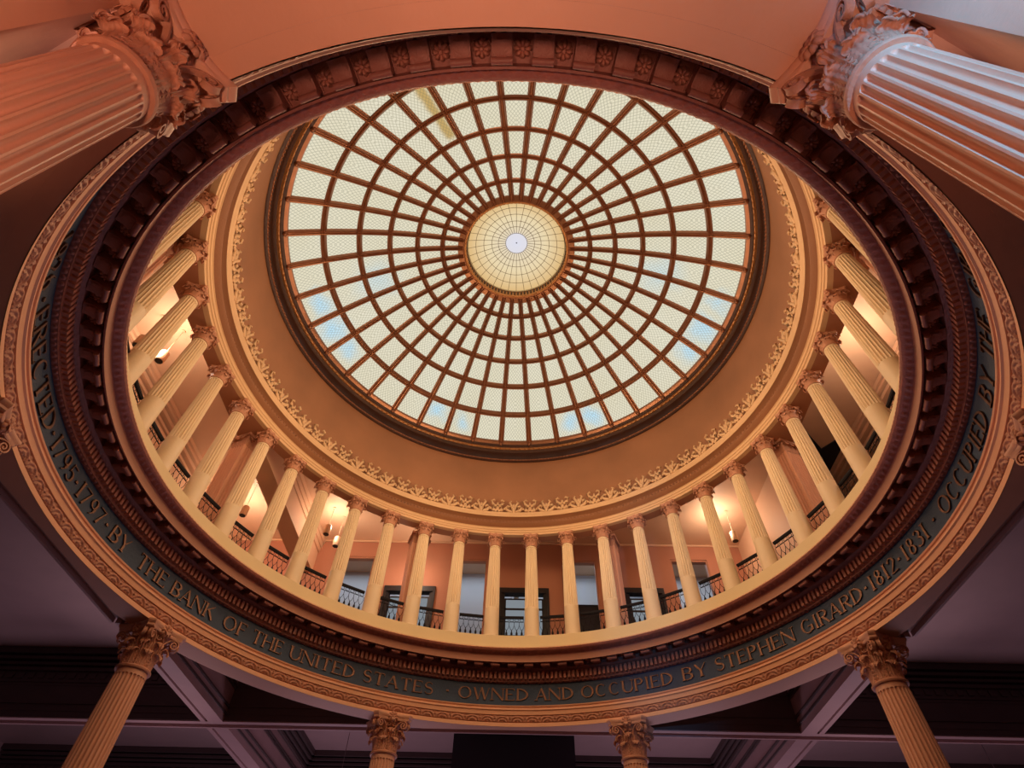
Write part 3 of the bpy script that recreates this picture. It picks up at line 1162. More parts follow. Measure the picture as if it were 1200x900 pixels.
cm_ = [crest(0), crest(1)]
for i in range(80):
    link('leaf_crest', cm_[i % 2], ring2, (0, 0, 0), (0, 0, radians(-4.5 * i)))

drum = MB()
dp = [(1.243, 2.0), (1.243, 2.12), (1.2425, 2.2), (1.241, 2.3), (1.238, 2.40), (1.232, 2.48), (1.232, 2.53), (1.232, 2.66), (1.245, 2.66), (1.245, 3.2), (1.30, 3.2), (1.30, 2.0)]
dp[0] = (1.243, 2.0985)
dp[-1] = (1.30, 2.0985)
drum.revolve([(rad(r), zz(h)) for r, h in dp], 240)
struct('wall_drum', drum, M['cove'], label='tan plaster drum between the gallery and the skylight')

sky = link('domed_skylight', None, None, (0, 0, 0))
tag(sky, 'large round domed skylight of cream wired glass in reddish bronze glazing bars', 'skylight')
fr = MB()
fp = [(1.231, 2.503), (1.222, 2.506), (1.215, 2.512), (1.213, 2.518), (1.2135, 2.523), (1.2145, 2.528), (1.2155, 2.55), (1.212, 2.572), (1.203, 2.584), (1.194, 2.590),
      (1.187, 2.595), (1.184, 2.6005), (1.1805, 2.603), (1.172, 2.607), (1.1665, 2.612), (1.1575, 2.617), (1.156, 2.628), (1.156, 2.64), (1.231, 2.64)]
fr.revolve([(rad(r), zz(h)) for r, h in fp], 360)
me = fr.mesh('rim_frame', M['darkbronze'], 25)
me.materials.append(M['bronze'])
Kf = len(fp)
for p in me.polygons:
    i = p.index % Kf
    p.material_index = 1 if 13 <= i <= 16 else 0
rim = link('rim_frame', me, sky)
ob('outer_bead', hf_band(rad(1.2165), zz(2.510), rad(1.2135), zz(2.5165), 380, 4, 3, lambda u, v, k: 0.05 * sin(pi * v) * (0.5 + .5 * sin(2 * pi * u)) + .003, back=0.02), M['bronze'], rim, smooth=60)
M['gilt'] = mat('gilt_bronze', (0.62, 0.30, 0.12), 0.35, metal=0.4, bump=0.2, vary=0.2)
ob('inner_bead', hf_band(rad(1.200), zz(2.5865), rad(1.187), zz(2.5955), 240, 6, 5, lambda u, v, k: .008 + 0.085 * sin(pi * v) * (0.25 + .75 * (0.15 < u < .85)), back=0.02), M['gilt'], rim, smooth=30)


def hd(r):
    return 3.013 - 0.29 * r * r


RR = [1.158, 1.009, 0.846, 0.6955, 0.5526, 0.4176, 0.305]
gl = MB()
NP = 160
gr = []
rlist = []
for a, b in zip(RR[:-1], RR[1:]):
    for i in range(3):
        rlist.append(a + (b - a) * i / 3)
rlist.append(RR[-1])
rowsg = []
for j, r in enumerate(rlist):
    row = []
    for i in range(NP + 1):
        a = 360 * i / NP
        row.append(pol(a, rad(r), zz(hd(r)) + 0.02))
    rowsg.append(row)
k = gl.grid(rowsg)
for j, r in enumerate(rlist):
    for i in range(NP + 1):
        a = 360 * i / NP
        ph = ((a + 4.5) % 9) - 4.5
        gl.uv[k + j * (NP + 1) + i] = (radians(a) * rad(r), -rad(r) * 1.05)
glo = ob('glass_panes', gl, M['glass'], sky, smooth=60)
# wire pattern coordinates per pane: use polar metres measured from each bay's own centre line
me = glo.data
lay = me.uv_layers[0]
for p in me.polygons:
    c = p.center
    a = math.degrees(atan2(c.x, c.y)) % 360
    bay = math.floor(a / 9)
    mid = 9 * bay + 4.5
    for li in p.loop_indices:
        v = me.vertices[me.loops[li].vertex_index].co
        ux, uy = sin(radians(mid)), cos(radians(mid))
        lay.data[li].uv = (v.x * uy - v.y * ux, v.x * ux + v.y * uy)

# rib: two round bars with a groove between, following the dome, at azimuth 0
rb = MB()
nseg = 22
ra, rb_ = 1.1645, 0.302
rows = []
for j in range(nseg + 1):
    r = ra + (rb_ - ra) * j / nseg
    z = zz(hd(r))
    w = 0.062 + 0.022 * (r / ra)
    row = []
    for x, d in ((-1.25, .02), (-1.25, -.02), (-1.0, -.03), (-.95, -.075), (-.62, -.105), (-.28, -.085), (-.16, -.05), (.16, -.05), (.28, -.085), (.62, -.105), (.95, -.075), (1.0, -.03), (1.25, -.02), (1.25, .02)):
        row.append((x * w, rad(r), z + d))
    rows.append(row)
k = rb.grid(rows, closed_u=True)
m_ = 14
rb.f.append(tuple(k + i for i in reversed(range(m_))))
rb.f.append(tuple(k + nseg * m_ + i for i in range(m_)))
rb.ball((0, rad(1.1655), zz(hd(1.1645)) - .07), .07, sz=1.3)
ribm = rb.mesh('rib', M['bronze'], 40)
for i in range(40):
    link('rib', ribm, sky, (0, 0, 0), (0, 0, radians(-9 * i - 4.5 - 0.0)))
for r in RR[1:-1]:
    h = hd(r)
    sl = 2 * 0.29 * r
    w = 0.065
    pts = []
    for x, d in ((-1.25, .02), (-1.25, -.02), (-1.0, -.03), (-.95, -.075), (-.6, -.10), (-.25, -.08), (-.14, -.045), (.14, -.045), (.25, -.08), (.6, -.10), (.95, -.075), (1.0, -.03), (1.25, -.02), (1.25, .02)):
        pts.append((rad(r) + x * w, zz(h) - sl * x * w + d))
    ob('ring_bar', MB().revolve(pts, 240), M['bronze'], sky, smooth=40)
# oculus ring and amber lantern
oc = MB()
op = [(.334, 2.988), (.332, 2.975), (.310, 2.976), (.300, 2.976), (.296, 2.980), (.292, 2.982), (.285, 2.984), (.284, 2.992), (.284, 3.045), (.29, 3.06), (.325, 3.06)]
oc.revolve([(rad(r), zz(h)) for r, h in op], 160)
me = oc.mesh('oculus_ring', M['bronze'], 25)
me.materials.append(M['gilt'])
for p in me.polygons:
    p.material_index = 1 if 5 <= p.index % len(op) <= 7 else 0
ocr = link('oculus_ring', me, sky)
ob('gilt_bead', hf_band(rad(.2925), zz(2.981), rad(.2855), zz(2.9865), 90, 4, 4, lambda u, v, k: .01 + .03 * sin(pi * v) * (.5 + .5 * sin(2 * pi * u)), back=.02), M['gilt'], ocr, smooth=50)
rdm = MB()
for i in range(90):
    a0, a1 = 4 * (i + .3), 4 * (i + .8)
    ri, ro = rad(.2800), rad(.285)
    rdm.hexa([pol(a0, ri, zz(2.995)), pol(a1, ri, zz(2.995)), pol(a1, ro, zz(2.995)), pol(a0, ro, zz(2.995))],
             [pol(a0, ri, zz(3.02)), pol(a1, ri, zz(3.02)), pol(a1, ro, zz(3.02)), pol(a0, ro, zz(3.02))])
ob('reeded_drum', rdm, M['darkbronze'], ocr, smooth=0)
lan = link('lantern_dome', None, sky, (0, 0, zz(3.03)))
Rl = 0.281
hl = 0.075


def lh(r):
    return S * hl * (1 - (r / Rl) ** 2)


lg = MB()
rs = [Rl * i / 16 for i in range(16, 0, -1)] + [0.004]
lg.revolve([(rad(r), lh(r)) for r in rs], 80, closed=False)
ob('leaded_glass', lg, M['amber'], lan, smooth=60)
ld = MB()
lead_r = [0.063, 0.106, 0.144, 0.190, 0.235, 0.278]
for r in lead_r:
    z = lh(r) - .01
    ld.revolve([(rad(r) - .008, z), (rad(r), z - .012), (rad(r) + .008, z)], 80)
for i in range(36):
    a = 10 * i
    pts = [pol(a, rad(r), lh(r) - .012) for r in (0.063, 0.106, 0.144, 0.190, 0.235, 0.278)]
    ld.tube(pts, .0075, 4)
ob('lead_cames', ld, mat('lead_came', (0.16, 0.10, 0.04), 0.5), lan, smooth=0)

# ------------------------------------------------------------------ gallery rooms
YW = 1.68 * S
XW = 1.85 * S
ZC = zz(2.215)
ZF = zz(1.3333)

fl = MB()      # gallery floor = square with the round well
def annulus_square(mb, r_in, half_x, half_y, z0, z1, n=180):
    ins, outs = [], []
    for i in range(n):
        a = 2 * pi * i / n
        ins.append((r_in * sin(a), r_in * cos(a)))
        s, c = sin(a), cos(a)
        k = min(half_x / max(abs(s), 1e-6), half_y / max(abs(c), 1e-6))
        outs.append((k * s, k * c))
    rows = []
    for (x, y), (X, Y) in zip(ins, outs):
        rows.append([(x, y, z0), (x, y, z1), (X, Y, z1), (X, Y, z0)])
    mb.grid(rows, closed_u=True, closed_v=True)


GF = MB()
annulus_square(GF, rad(1.373), XW + .3, YW + 2.6, ZF - 0.18, ZF)
struct('floor.001', GF, M['floor'], 20, 'gallery floor')

gcm = MB()
annulus_square(gcm, rad(1.30), XW + .3, YW + 2.6, ZC, ZC + .2)
struct('ceiling.001', gcm, M['gceil'], 20, 'gallery ceiling')

# ring soffit and square beams of the gallery ceiling
bmz0, bmz1 = ZE, ZC
gbm = MB()
B = 1.362 * S


def ring_to_square(mb, r_in, half, z0, z1, n=240):
    ins, outs = [], []
    for i in range(n):
        a = 2 * pi * i / n
        s, c = sin(a), cos(a)
        k = rad(1.35)
        if abs(s) > .5 and half * abs(c) / abs(s) <= .64 * S:
            k = half / abs(s)
        ins.append((r_in * s, r_in * c))
        outs.append((k * s, k * c))
    rows = []
    for (x, y), (X, Y) in zip(ins, outs):
        rows.append([(x, y, z0), (x, y, z1), (X, Y, z1), (X, Y, z0)])
    mb.grid(rows, closed_u=True, closed_v=True)


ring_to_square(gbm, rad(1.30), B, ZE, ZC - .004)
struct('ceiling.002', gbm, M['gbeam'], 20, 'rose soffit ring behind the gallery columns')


def beam(x0, x1, y0, y1, z0, z1, steps=3, out_=0.09, mb=None):
    """beam with stepped mouldings widening towards the ceiling"""
    mb = mb or MB()
    mb.box(x0, x1, y0, y1, z0, z1)
    h = z1 - z0
    for i in range(steps):
        g = out_ * (i + 1) / steps
        zl = z1 - h * 0.42 * (1 - i / steps)
        zh = z1 - h * 0.42 * (1 - (i + 1) / steps) if i < steps - 1 else z1
        if abs(x1 - x0) < abs(y1 - y0):
            mb.box(x0 - g, x1 + g, y0 - .001 * i, y1 + .001 * i, zl, zh - .002)
        else:
            mb.box(x0 - .001 * i, x1 + .001 * i, y0 - g, y1 + g, zl, zh - .002)
    g = .02
    return mb


gb2 = MB()
for sx in (-1, 1):
    for y0, y1 in ((0.62 * S, YW), (-YW, -0.62 * S)):
        if sx > 0 and y0 > 0:
            continue
        xa, xb = sorted((sx * 1.258 * S, sx * 1.362 * S))
        beam(xa, xb, y0, y1, ZE + .001, ZC - .005, 3, .14, gb2)
for sy in (-1, 1):
    for x0, x1 in ():
        if sy > 0:
            x0, x1 = (1.362 * S + .02, XW) if x0 > 0 else (-XW, -1.362 * S - .02)
        ya, yb = sorted((sy * 0.42 * S, sy * 0.52 * S)) if False else sorted((sy * 1.258 * S, sy * 1.362 * S))
        beam(x0, x1, ya, yb, ZE + .003, ZC - .007, 3, .14, gb2)
struct('ceiling.003', gb2, M['gceil'], 0, 'moulded beams of the gallery ceiling')

struct('wall_right.003', MB().box(1.45 * S, 1.50 * S, .74 * S, YW, ZF, ZC - .006), M['gceil'], 0, 'peach side wall at the right end of the far gallery')
# far wall with tall openings and doorways
def wall_y(y0, y1, xa, xb, za, zb, holes):
    """wall slab of constant y with rectangular holes (x0,x1,z0,z1), tiled"""
    mb = MB()
    xs = sorted(set([xa, xb] + [h[0] for h in holes] + [h[1] for h in holes]))
    for a, b in zip(xs[:-1], xs[1:]):
        hs = sorted([h for h in holes if h[0] <= a + 1e-6 and h[1] >= b - 1e-6], key=lambda h: h[2])
        z = za
        for h in hs:
            if h[2] > z + 1e-6:
                mb.box(a, b, y0, y1, z, h[2])
            z = h[3]
        if z < zb - 1e-6:
            mb.box(a, b, y0, y1, z, zb)
    return mb


WIN = [(-1.11, -.884, 2.097), (-.395, -.168, 2.090), (.298, .519, 2.090), (.991, 1.223, 2.108)]
DOOR = [(-.783, -.470, 1.889), (-.085, .216, 1.887), (.666, .910, 1.900)]
holes = [(a * S, b * S, ZF, zz(h)) for a, b, h in WIN + DOOR]
struct('wall_far', wall_y(YW, YW + .25, -XW - .3, XW + .3, ZF, ZC, holes), M['wallorange'], 0, 'orange gallery wall with tall openings')
for i, (a, b, h) in enumerate(WIN):
    f = MB()
    x0, x1, z1 = a * S, b * S, zz(h)
    for q in ((x0, x0 + .05, ZF, z1), (x1 - .05, x1, ZF, z1), (x0 + .05, x1 - .05, z1 - .07, z1)):
        f.box(q[0], q[1], YW + .03, YW + .22, q[2], q[3])
    w = struct('window_%d' % (i + 1), f, M['gbeam'], 0, 'tall grey opening in the orange gallery wall')
for i, (a, b, h) in enumerate(DOOR):
    x0, x1, z1 = a * S, b * S, zz(h)
    f = MB()
    for k, (g, dy) in enumerate(((0, 0), (.07, .05), (.13, .09))):
        wd = .08
        yy0 = YW - .07 + dy
        f.box(x0 + g, x0 + g + wd, yy0, YW + .2, ZF, z1 - g)
        f.box(x1 - g - wd, x1 - g, yy0, YW + .2, ZF, z1 - g)
        f.box(x0 + g + wd, x1 - g - wd, yy0, YW + .2, z1 - g - wd - (.12 if k == 0 else 0), z1 - g)
    d = struct('door_%d' % (i + 1), f, M['doorwood'], 0, 'dark wood framed glazed doorway in the gallery wall')
    xi0, xi1, zi = x0 + .21, x1 - .21, z1 - .33
    leafm = MB()
    for q in ((xi0, xi0 + .05, ZF, zi), (xi1 - .05, xi1, ZF, zi), (xi0, xi1, ZF, ZF + .15), (xi0, xi1, zi - .05, zi), (xi0, xi1, ZF + 1.55, ZF + 1.63),
              (xi0, xi1, ZF + 2.55, ZF + 2.62)):
        leafm.box(q[0], q[1], YW + .10, YW + .15, q[2], q[3])
    ob('door_leaf', leafm, M['doorwood'], d, smooth=0)
    pane = MB().box(xi0 + .05, xi1 - .05, YW + .12, YW + .13, ZF + 1.63, zi - .05)
    ob('dim_pane', pane, M['greypane'], d, smooth=0)
    pane = MB().box(xi0 + .05, xi1 - .05, YW + .12, YW + .13, ZF + .15, ZF + 1.55)
    ob('bright_pane', pane, M['bluepane'] if i == 1 else M['greypane'], d, smooth=0)
# room beyond
rb2 = MB()
rb2.box(-XW - .3, XW + .3, YW + 2.2, YW + 2.4, ZF, ZC)
struct('wall_beyond', rb2, M['greywall'], 0, 'grey wall of the room beyond the gallery')
pt = MB()
for x in (-.63, .02, .60, .82):
    pt.box(x * S - .08, x * S + .08, YW + .26, YW + 2.2, ZF, ZC)
struct('wall_partition', pt, M['greywall'], 0, 'grey partitions beyond the gallery wall')
tag(ob('dark_cabinet', MB().box(.40 * S, .575 * S, YW + .5, YW + .9, ZF, zz(1.83)).box(.39 * S, .585 * S, YW + .47, YW + .93, zz(1.83), zz(1.835)), M['doorwood'], smooth=0),
    'dark cabinet filling the lower half of the grey opening right of the central doorway', 'cabinet')

# side walls with cornices
for sx, nm in ((-1, 'left'), (1, 'right')):
    w = MB()
    xa, xb = sorted((sx * XW, sx * (XW + .3)))
    if sx < 0:
        w.box(xa, xb, -YW, YW, ZF, ZC)
    else:
        w.box(xa, xb, -YW, .30 * S, ZF, ZC)
        w.box(xa, xb, 1.05 * S, YW, ZF, ZC)
        w.box(xa, xb, .30 * S, 1.05 * S, zz(2.095), ZC)
    struct('wall_' + nm, w, M['gceil'], 0, 'peach gallery wall on the %s' % nm)
    c = MB()
    for z0, z1, d in ((2.10, 2.118, .05), (2.125, 2.14, .10), (2.15, 2.17, .22), (2.175, 2.19, .32), (2.19, 2.213, .40)):
        x0, x1 = sorted((sx * XW, sx * (XW - d)))
        c.box(x0, x1, -YW, YW, zz(z0), zz(z1))
    struct('trim_%d' % (3 if sx < 0 else 4), c, M['gceil'], 0, 'moulded cornice of the %s gallery wall' % nm)
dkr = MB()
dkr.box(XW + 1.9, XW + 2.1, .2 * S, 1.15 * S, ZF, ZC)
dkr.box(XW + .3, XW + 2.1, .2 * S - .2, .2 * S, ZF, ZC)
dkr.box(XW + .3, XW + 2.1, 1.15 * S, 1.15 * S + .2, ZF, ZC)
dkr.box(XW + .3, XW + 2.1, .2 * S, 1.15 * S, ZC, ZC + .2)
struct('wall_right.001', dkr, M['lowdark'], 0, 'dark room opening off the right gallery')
struct('wall_near', MB().box(-XW - .3, XW + .3, -YW - .25, -YW, ZF, ZC), M['wallorange'], 0, 'near gallery wall')
struct('trim_5', MB().box(-XW, XW, YW - .04, YW, ZC - .07, ZC - .002), M['gceil'], 0, 'picture moulding at the top of the far gallery wall')

dk = MB()  # black slab under the ceiling in place of an unlit opening
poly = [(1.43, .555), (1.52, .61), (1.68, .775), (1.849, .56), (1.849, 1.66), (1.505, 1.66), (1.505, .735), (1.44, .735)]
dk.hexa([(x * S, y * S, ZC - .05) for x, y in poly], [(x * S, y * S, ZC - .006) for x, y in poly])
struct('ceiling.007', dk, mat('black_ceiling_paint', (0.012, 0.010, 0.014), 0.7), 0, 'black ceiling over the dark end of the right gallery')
# can lamps hanging from the gallery ceiling
cm = MB()
cm.lathe([(.115, 0), (.12, .02), (.12, .34), (.105, .37), (.03, .375)], 28)
can_b = cm.mesh('housing', M['can'], 40)
cb = MB().lathe([(.098, -.012), (.098, .01)], 28)
can_in = cb.mesh('baffle', M['blackin'], 40)


def can(x, y, z, lab):
    t = link('can_lamp', None, None, (x, y, z))
    link('housing', can_b, t)
    link('baffle', can_in, t)
    st = MB().lathe([(.008, .37), (.008, ZC - z - .03)], 8).lathe([(.06, ZC - z - .03), (.06, ZC - z + .004)], 16).mesh('stem', M['can'], 40)
    link('stem', st, t)
    tag(t, lab, 'lamp', 'cylinder lamps hung from the gallery ceiling')


def from_px(px, py, z):
    """world point on the ray through pixel (px, py) at height z"""
    u_, v_ = (px - 600) / F_PX, (450 - py) / F_PX
    d = RIGHT * u_ + UP * v_ + FWD
    t = (z - CAM.z) / d.z
    return CAM + d * t


# camera basis -------------------------------------------------------------
F_PX = 664.0
e_, roll, hd_ = radians(50.88), radians(1.75), radians(-1.5)
CAM = Vector((0.0370 * S, -1.4564 * S, CZ))
H0 = Vector((sin(hd_), cos(hd_), 0))
R0v = Vector((cos(hd_), -sin(hd_), 0))
FWD = H0 * cos(e_) + Vector((0, 0, 1)) * sin(e_)
U0 = -H0 * sin(e_) + Vector((0, 0, 1)) * cos(e_)
RIGHT = R0v * cos(roll) + U0 * sin(roll)
UP = -R0v * sin(roll) + U0 * cos(roll)

LAMPS = [(186, 423, 1.98, 'peach cylinder lamp in the left gallery, right one of the pair by the glowing ceiling'),
         (160, 405, 1.98, 'peach cylinder lamp at the far left, partly hidden by a gallery column'),
         (284, 604, 1.98, 'peach cylinder lamp low in the left gallery behind the iron balustrade'),
         (382, 626, 2.02, 'peach cylinder lamp, upper one of the two near the bright ceiling left of centre'),
         (393, 640, 2.00, 'peach cylinder lamp, lower one of the two near the bright ceiling left of centre'),
         (862, 634, 2.0, 'peach cylinder lamp under the glowing ceiling right of bottom centre')]
lamp_pos = []
for px, py, h, lab in LAMPS:
    p = from_px(px, py, zz(h))
    lamp_pos.append(p)
    can(p.x, p.y, p.z, lab)

# dark rack in the left gallery
p = from_px(283, 636, zz(1.50))
rk = MB()
for i in range(7):
    rk.box(-.75 + i * .25 - .02, -.75 + i * .25 + .02, -.03, .03, 0, 1.35)
for z in (0.0, .45, .9, 1.31):
    rk.box(-.77, .77, -.035, .035, z, z + .05)
rk_o = ob('iron_grille', rk, M['iron'], None, (-1.62 * S, 0.95 * S, ZF), (0, 0, radians(75)), smooth=0)
tag(rk_o, 'dark iron grille standing behind the balustrade in the left gallery', 'grille')

# ------------------------------------------------------------------ ground floor hall
XL = 3.25 * S
YF = 2.66 * S
YN = -2.2 * S
ZL = zz(1.30)
struct('floor', MB().box(-XL - .4, XL + .4, YN - .4, YF + .4, -.2, 0), M['floor'], 0, 'brown stone floor of the hall')

lc = MB()
annulus_square(lc, rad(1.373), XL + .4, YF + .4, ZL, ZF - .181)
lco = struct('ceiling', lc, M['lowceil'], 20, 'mauve plaster ceiling of the hall')

lb = MB()


def low_beam_x(y0, y1, x0, x1, mb, groove=True):
    """beam running along x, with a sunk strip in its soffit"""
    z0 = ZS + .002
    if groove:
        a = (y1 - y0)
        mb.box(x0, x1, y0, y0 + a * .25, z0, ZL - .01)
        mb.box(x0, x1, y0 + a * .25, y1 - a * .12, z0 + .10, ZL - .01)
        mb.box(x0, x1, y1 - a * .12, y1, z0, ZL - .01)
    else:
        mb.box(x0, x1, y0, y1, z0, ZL - .01)


def low_beam_y(x0, x1, y0, y1, mb, outer=1):
    z0 = ZS + .002
    a = x1 - x0
    f = (0, .22, .34, 1.0) if outer < 0 else (0, .66, .78, 1.0)
    for i in range(3):
        mb.box(x0 + a * f[i], x0 + a * f[i + 1], y0, y1, z0 + (.08 if i == 1 else 0), ZL - .01)


for x0, x1 in ((-XL, -1.30 * S), (-1.30 * S + .001, 1.30 * S - .001), (1.30 * S, XL)):
    inner = x1 < 0 or x0 > 0
    z0 = ZS + .002
    if inner:
        lb.box(x0, x1, 1.345 * S, 1.374 * S, z0, ZL - .01)
    lb.box(x0, x1, 1.374 * S, 1.412 * S, z0 + .10, ZL - .012)
    lb.box(x0, x1, 1.412 * S, 1.424 * S, z0, ZL - .014)
for x0, x1 in ((-1.30 * S, -.30 * S), (.30 * S, 1.30 * S)):
    lb.box(x0, x1, 1.345 * S, 1.3735 * S, ZS + .003, ZL - .016)
for sx in (-1, 1):
    x0, x1 = sorted((sx * 1.30 * S, sx * 1.40 * S))
    low_beam_y(x0, x1, .47 * S, 1.3449 * S, lb, sx)
    low_beam_y(x0, x1, 1.4241 * S, YF, lb, sx)
    low_beam_y(x0, x1, YN, -.47 * S, lb, sx)
    for f0, f1, dz in ((1.3745, 1.406, .10), (1.406, 1.416, 0)):
        x0, x1 = sorted((sx * f0 * S, sx * f1 * S))
        lb.box(x0, x1, -.4699 * S, .4699 * S, ZS + .002 + dz, ZL - .013)
low_beam_x(-1.425 * S, -1.345 * S, -XL, -1.40 * S, lb)
low_beam_x(-1.425 * S, -1.345 * S, 1.40 * S, XL, lb)
struct('ceiling.004', lb, M['lowbeam'], 0, 'mauve ceiling beams framing the ring')
# rest of the ring soffit, trimmed square where it meets the beams
web = MB()
rows = []
for i in range(360):
    s_, c_ = sin(2 * pi * i / 360), cos(2 * pi * i / 360)
    lim = 1.43 if c_ < -.5 else min(1.43, 1.3742 / max(abs(s_), 1e-6), 1.3738 / max(abs(c_), 1e-6))
    k_ = max(1.3724, lim) * S
    rows.append([(rad(1.3721) * s_, rad(1.3721) * c_, ZS), (rad(1.3721) * s_, rad(1.3721) * c_, ZL - .011), (k_ * s_, k_ * c_, ZL - .011), (k_ * s_, k_ * c_, ZS)])
web.grid(rows, closed_u=True, closed_v=True)
struct('ceiling.005', web, M['soffit'], 0, 'outer soffit of the ring')

# mouldings on beam faces
lm = MB()
for zz0, zz1, d in ((1.03, 1.04, .03), (1.06, 1.068, .05), (1.14, 1.15, .03), (1.155, 1.165, .05), (1.205, 1.22, .10), (1.228, 1.24, .17), (1.248, 1.262, .26), (1.27, 1.299, .34)):
    for x0, x1 in ((-XL, -1.40 * S), (1.40 * S, XL), (-1.30 * S, -.47 * S), (.47 * S, 1.30 * S)):
        lm.box(x0, x1, 1.345 * S - d, 1.345 * S - .001, zz(zz0), zz(zz1))
    lm.box(-XL, XL, YF - d, YF - .001, zz(zz0), zz(zz1))
    for sx in (-1, 1):
        x0, x1 = sorted((sx * 1.2995 * S, sx * (1.30 * S - d)))
        lm.box(x0, x1, 1.43 * S, YF, zz(zz0), zz(zz1))
        lm.box(x0, x1, .56 * S, 1.345 * S, zz(zz0), zz(zz1))
for i in range(-64, 65):
    x = i * .3
    if abs(x) > 1.40 * S:
        lm.box(x - .08, x + .08, 1.345 * S - .05, 1.345 * S, zz(1.172), zz(1.197))
    lm.box(x - .08, x + .08, YF - .05, YF, zz(1.172), zz(1.197))
struct('trim_7', lm, M['lowdark'], 0, 'dark moulded entablature on the hall beams')
facing = MB()
for x0, x1 in ((-XL, -1.402 * S), (1.402 * S, XL), (-1.298 * S, -.49 * S), (.49 * S, 1.298 * S)):
    facing.box(x0, x1, 1.342 * S, 1.3449 * S, ZS + .03, ZL - .02)
struct('trim_8', facing, M['lowdark'], 0, 'dark face of the far hall beam')

# near soffit over the camera with piers either side
ns = MB()
arcp = []
for i in range(31):
    a = radians(180 - 38 + 76 * i / 30)
    arcp.append((rad(1.4295) * sin(a), rad(1.4295) * cos(a)))
pts = arcp + [(-3.9, YN), (3.9, YN)]
pts = arcp + [(-rad(1.4295) * sin(radians(38)), YN), (rad(1.4295) * sin(radians(38)), YN)]
ns.hexa([(x, y, ZS + .001) for x, y in pts], [(x, y, ZL - .012) for x, y in pts])
struct('ceiling.006', ns, M['soffit'], 0, 'salmon soffit directly over the viewer')
for sx, nm in ((-1, 'left'), (1, 'right')):
    pr_ = MB()
    cx, cy = sx * .566 * S, -1.362 * S
    lp = [(cx, cy), (cx + sx * 1.9, cy + .80), (cx + sx * 1.9, YN), (cx, YN)]
    if sx < 0:
        lp = lp[::-1]
    pr_.hexa([(x, y, 0) for x, y in lp], [(x, y, ZS + .0005) for x, y in lp])
    struct('wall_near.00%d' % (2 if sx > 0 else 1), pr_, M['soffit'], 0, 'salmon pier wall behind the %s near column' % nm)

# near part of the ring soffit in salmon: the annulus under the near arc is the ring itself
# hall walls
struct('wall_far.001', MB().box(-XL - .4, XL + .4, YF, YF + .4, 0, ZL), M['lowdark'], 0, 'dark far wall of the hall')
struct('wall_left.001', MB().box(-XL - .4, -XL, YN, YF, 0, ZL), M['lowceil'], 0, 'left wall of the hall')
struct('wall_right.002', MB().box(XL, XL + .4, YN, YF, 0, ZL), M['lowceil'], 0, 'right wall of the hall')
struct('wall_near.003', MB().box(-XL - .4, XL + .4, YN - .4, YN, 0, ZL), M['lowceil'], 0, 'wall behind the viewer')
struct('trim_9', MB().box(-.33 * S, .36 * S, 2.16 * S, YF - .01, zz(.75), ZL - .01), mat('navy_black_paint', (0.012, 0.012, 0.02), 0.6), 0, 'dark lobby head against the far wall')  # added box, its near-black colour stands for a dark opening
# door case on the far wall
dc = MB()
dc.box(-1.6, -1.3, YF - .12, YF - .01, 0, 5.9).box(1.3, 1.6, YF - .12, YF - .01, 0, 5.9).box(-1.8, 1.8, YF - .2, YF - .01, 5.9, 6.5)
dc.box(-1.3, 1.3, YF - .06, YF - .02, 0, 5.9)
struct('door_4', dc, M['doorwood'], 0, 'dark doorway on the far wall under the ring')

# hanging wires at the bottom edge
for px, lab in ((410, 'thin steel wire hanging beside the column at the bottom left of centre'), (1142, 'thin steel wire hanging at the bottom right beside the leaning column')):
    p = from_px(px, 858, zz(1.3))
    o = ob('hanging_wire', MB().tube([(0, 0, 0), (0, 0, -4.5)], .012, 6), M['wire'], None, (p.x, p.y, ZL), smooth=40)
    tag(o, lab, 'wire', 'thin wires hanging from the hall ceiling')

# ------------------------------------------------------------------ lights
def light(name, typ, loc, energy, col, **kw):
    l = bpy.data.lights.new(name, typ)
    l.energy = energy
    l.color = col
    for k, v in kw.items():
        if k not in ('aim',):
            setattr(l, k, v)
    o = bpy.data.objects.new(name, l)
    COL.objects.link(o)
    o.location = loc
    if 'aim' in kw:
        d = Vector(kw['aim']) - Vector(loc)
        o.rotation_euler = d.to_track_quat('-Z', 'Y').to_euler()
    return o


# warm fill lights added in mid-air round the well, no fixtures
for i in range(8):
    light('well_lamp', 'POINT', pol(22.5 + 45 * i, rad(.80), zz(1.86)), 150, (1.0, .64, .36), shadow_soft_size=.7)
# gallery lamps thrown on the gallery ceilings
for x, y, h, en in ((-1.58, 0.0, 2.04, 115), (-1.10, 1.36, 2.09, 75), (1.22, 1.33, 2.10, 85), (1.58, -.02, 2.04, 105), (-1.62, 1.25, 2.04, 120), (-.62, 1.50, 1.95, 70)):
    light('gallery_lamp', 'POINT', (x * S, y * S, zz(h)), en, (1.0, .78, .60), shadow_soft_size=.18)
# cool daylight in the rooms beyond
light('room_daylight', 'AREA', (0, YW + 1.1, ZC - .1), 170, (.72, .85, 1.0), shape='RECTANGLE', size=18, size_y=1.0, aim=(0, YW + 1.1, 0))
# mauve fill lights added low in the far hall to tint its ceiling
for sx in (-1, 1):
    light('hall_daylight', 'AREA', (sx * 11.5, 10.5, 1.2), 120, (.74, .55, .74), shape='RECTANGLE', size=5, size_y=3, aim=(sx * 12.0, 5.5, 9))
    light('hall_spot', 'SPOT', (sx * 9.4, 9.6, 1.2), 620, (.80, .62, .70), shadow_soft_size=.5, spot_size=radians(46), spot_blend=1, aim=(sx * 9.3, 5.2, 9.4))
    light('hall_window', 'AREA', (sx * 5.5, 14.6, 2.0), 180, (.74, .54, .72), shape='RECTANGLE', size=5, size_y=2, aim=(sx * 5.0, 8.0, 9))
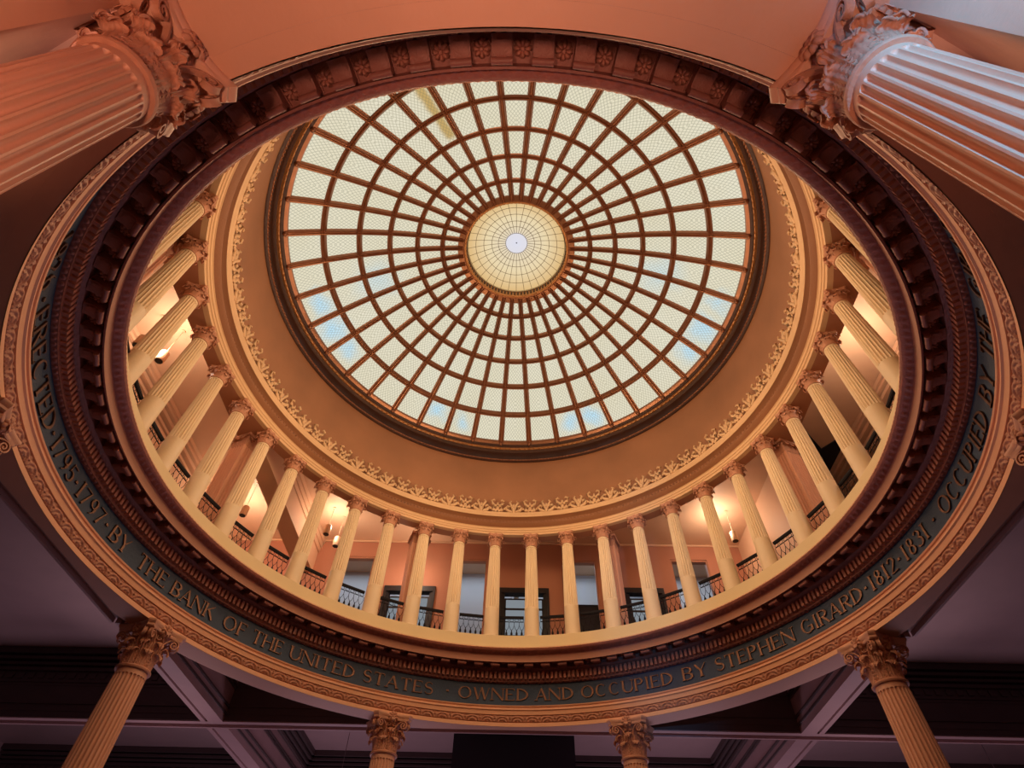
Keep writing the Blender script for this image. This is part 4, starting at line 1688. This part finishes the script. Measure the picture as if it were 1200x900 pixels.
# warm uplights near the viewer, with added fill spots for piers and shafts
for sx in (-1, 1):
    light('floor_uplight', 'SPOT', (sx * 1.4, -9.6, .5), 1050 if sx < 0 else 820, (1.0, .48, .30), shadow_soft_size=.3, spot_size=radians(62), spot_blend=1, aim=(sx * 1.8, -9.2, 7.6))
    light('pier_uplight', 'SPOT', (sx * 6.2, -4.6, .8), 1100, (1.0, .62, .52), shadow_soft_size=.2, spot_size=radians(15), spot_blend=.8, aim=(sx * 4.0, -8.0, 6.7))  # added spot brightening the pier chamfer
    light('column_uplight', 'SPOT', (sx * .2, -8.3, .3), 520 if sx < 0 else 110, (1.0, .45, .26), shadow_soft_size=.2, spot_size=radians(27), spot_blend=.4, aim=(sx * 3.5, -8.35, 4.5))  # added spot brightening the near shafts
light('side_daylight', 'SPOT', (-2.9, -12.6, 5.0), 3600, (.10, .48, 1.0), shadow_soft_size=.3, spot_size=radians(30), spot_blend=.6, aim=(3.4, -9.7, 6.6))  # added cool spot aimed to turn the right pier face blue
# cool spot added behind the viewer, imitating daylight grazing the right column
light('window_daylight', 'SPOT', (2.1, -12.8, 4.0), 2300, (.10, .50, 1.0), shadow_soft_size=.3, spot_size=radians(34), spot_blend=.4, aim=(3.6, -7.9, 5.6))

w = bpy.data.worlds.new('world')
SC.world = w
w.use_nodes = True
w.node_tree.nodes['Background'].inputs[0].default_value = (.35, .25, .3, 1)
w.node_tree.nodes['Background'].inputs[1].default_value = .05

# ------------------------------------------------------------------ camera
cd = bpy.data.cameras.new('camera')
cd.sensor_width = 36
cd.lens = F_PX / 1200 * 36
cd.clip_start = .05
cam = bpy.data.objects.new('camera', cd)
COL.objects.link(cam)
mw = Matrix.Identity(4)
for i in range(3):
    mw[i][0], mw[i][1], mw[i][2], mw[i][3] = RIGHT[i], UP[i], -FWD[i], CAM[i]
cam.matrix_world = mw
SC.camera = cam
SC.view_settings.view_transform = 'Standard'
SC.view_settings.look = 'None'
SC.view_settings.gamma = 1
SC.view_settings.exposure = 0
SC.view_settings.use_curve_mapping = False
try:
    SC.cycles.use_denoising = True
    SC.cycles.max_bounces = 6
except Exception:
    pass
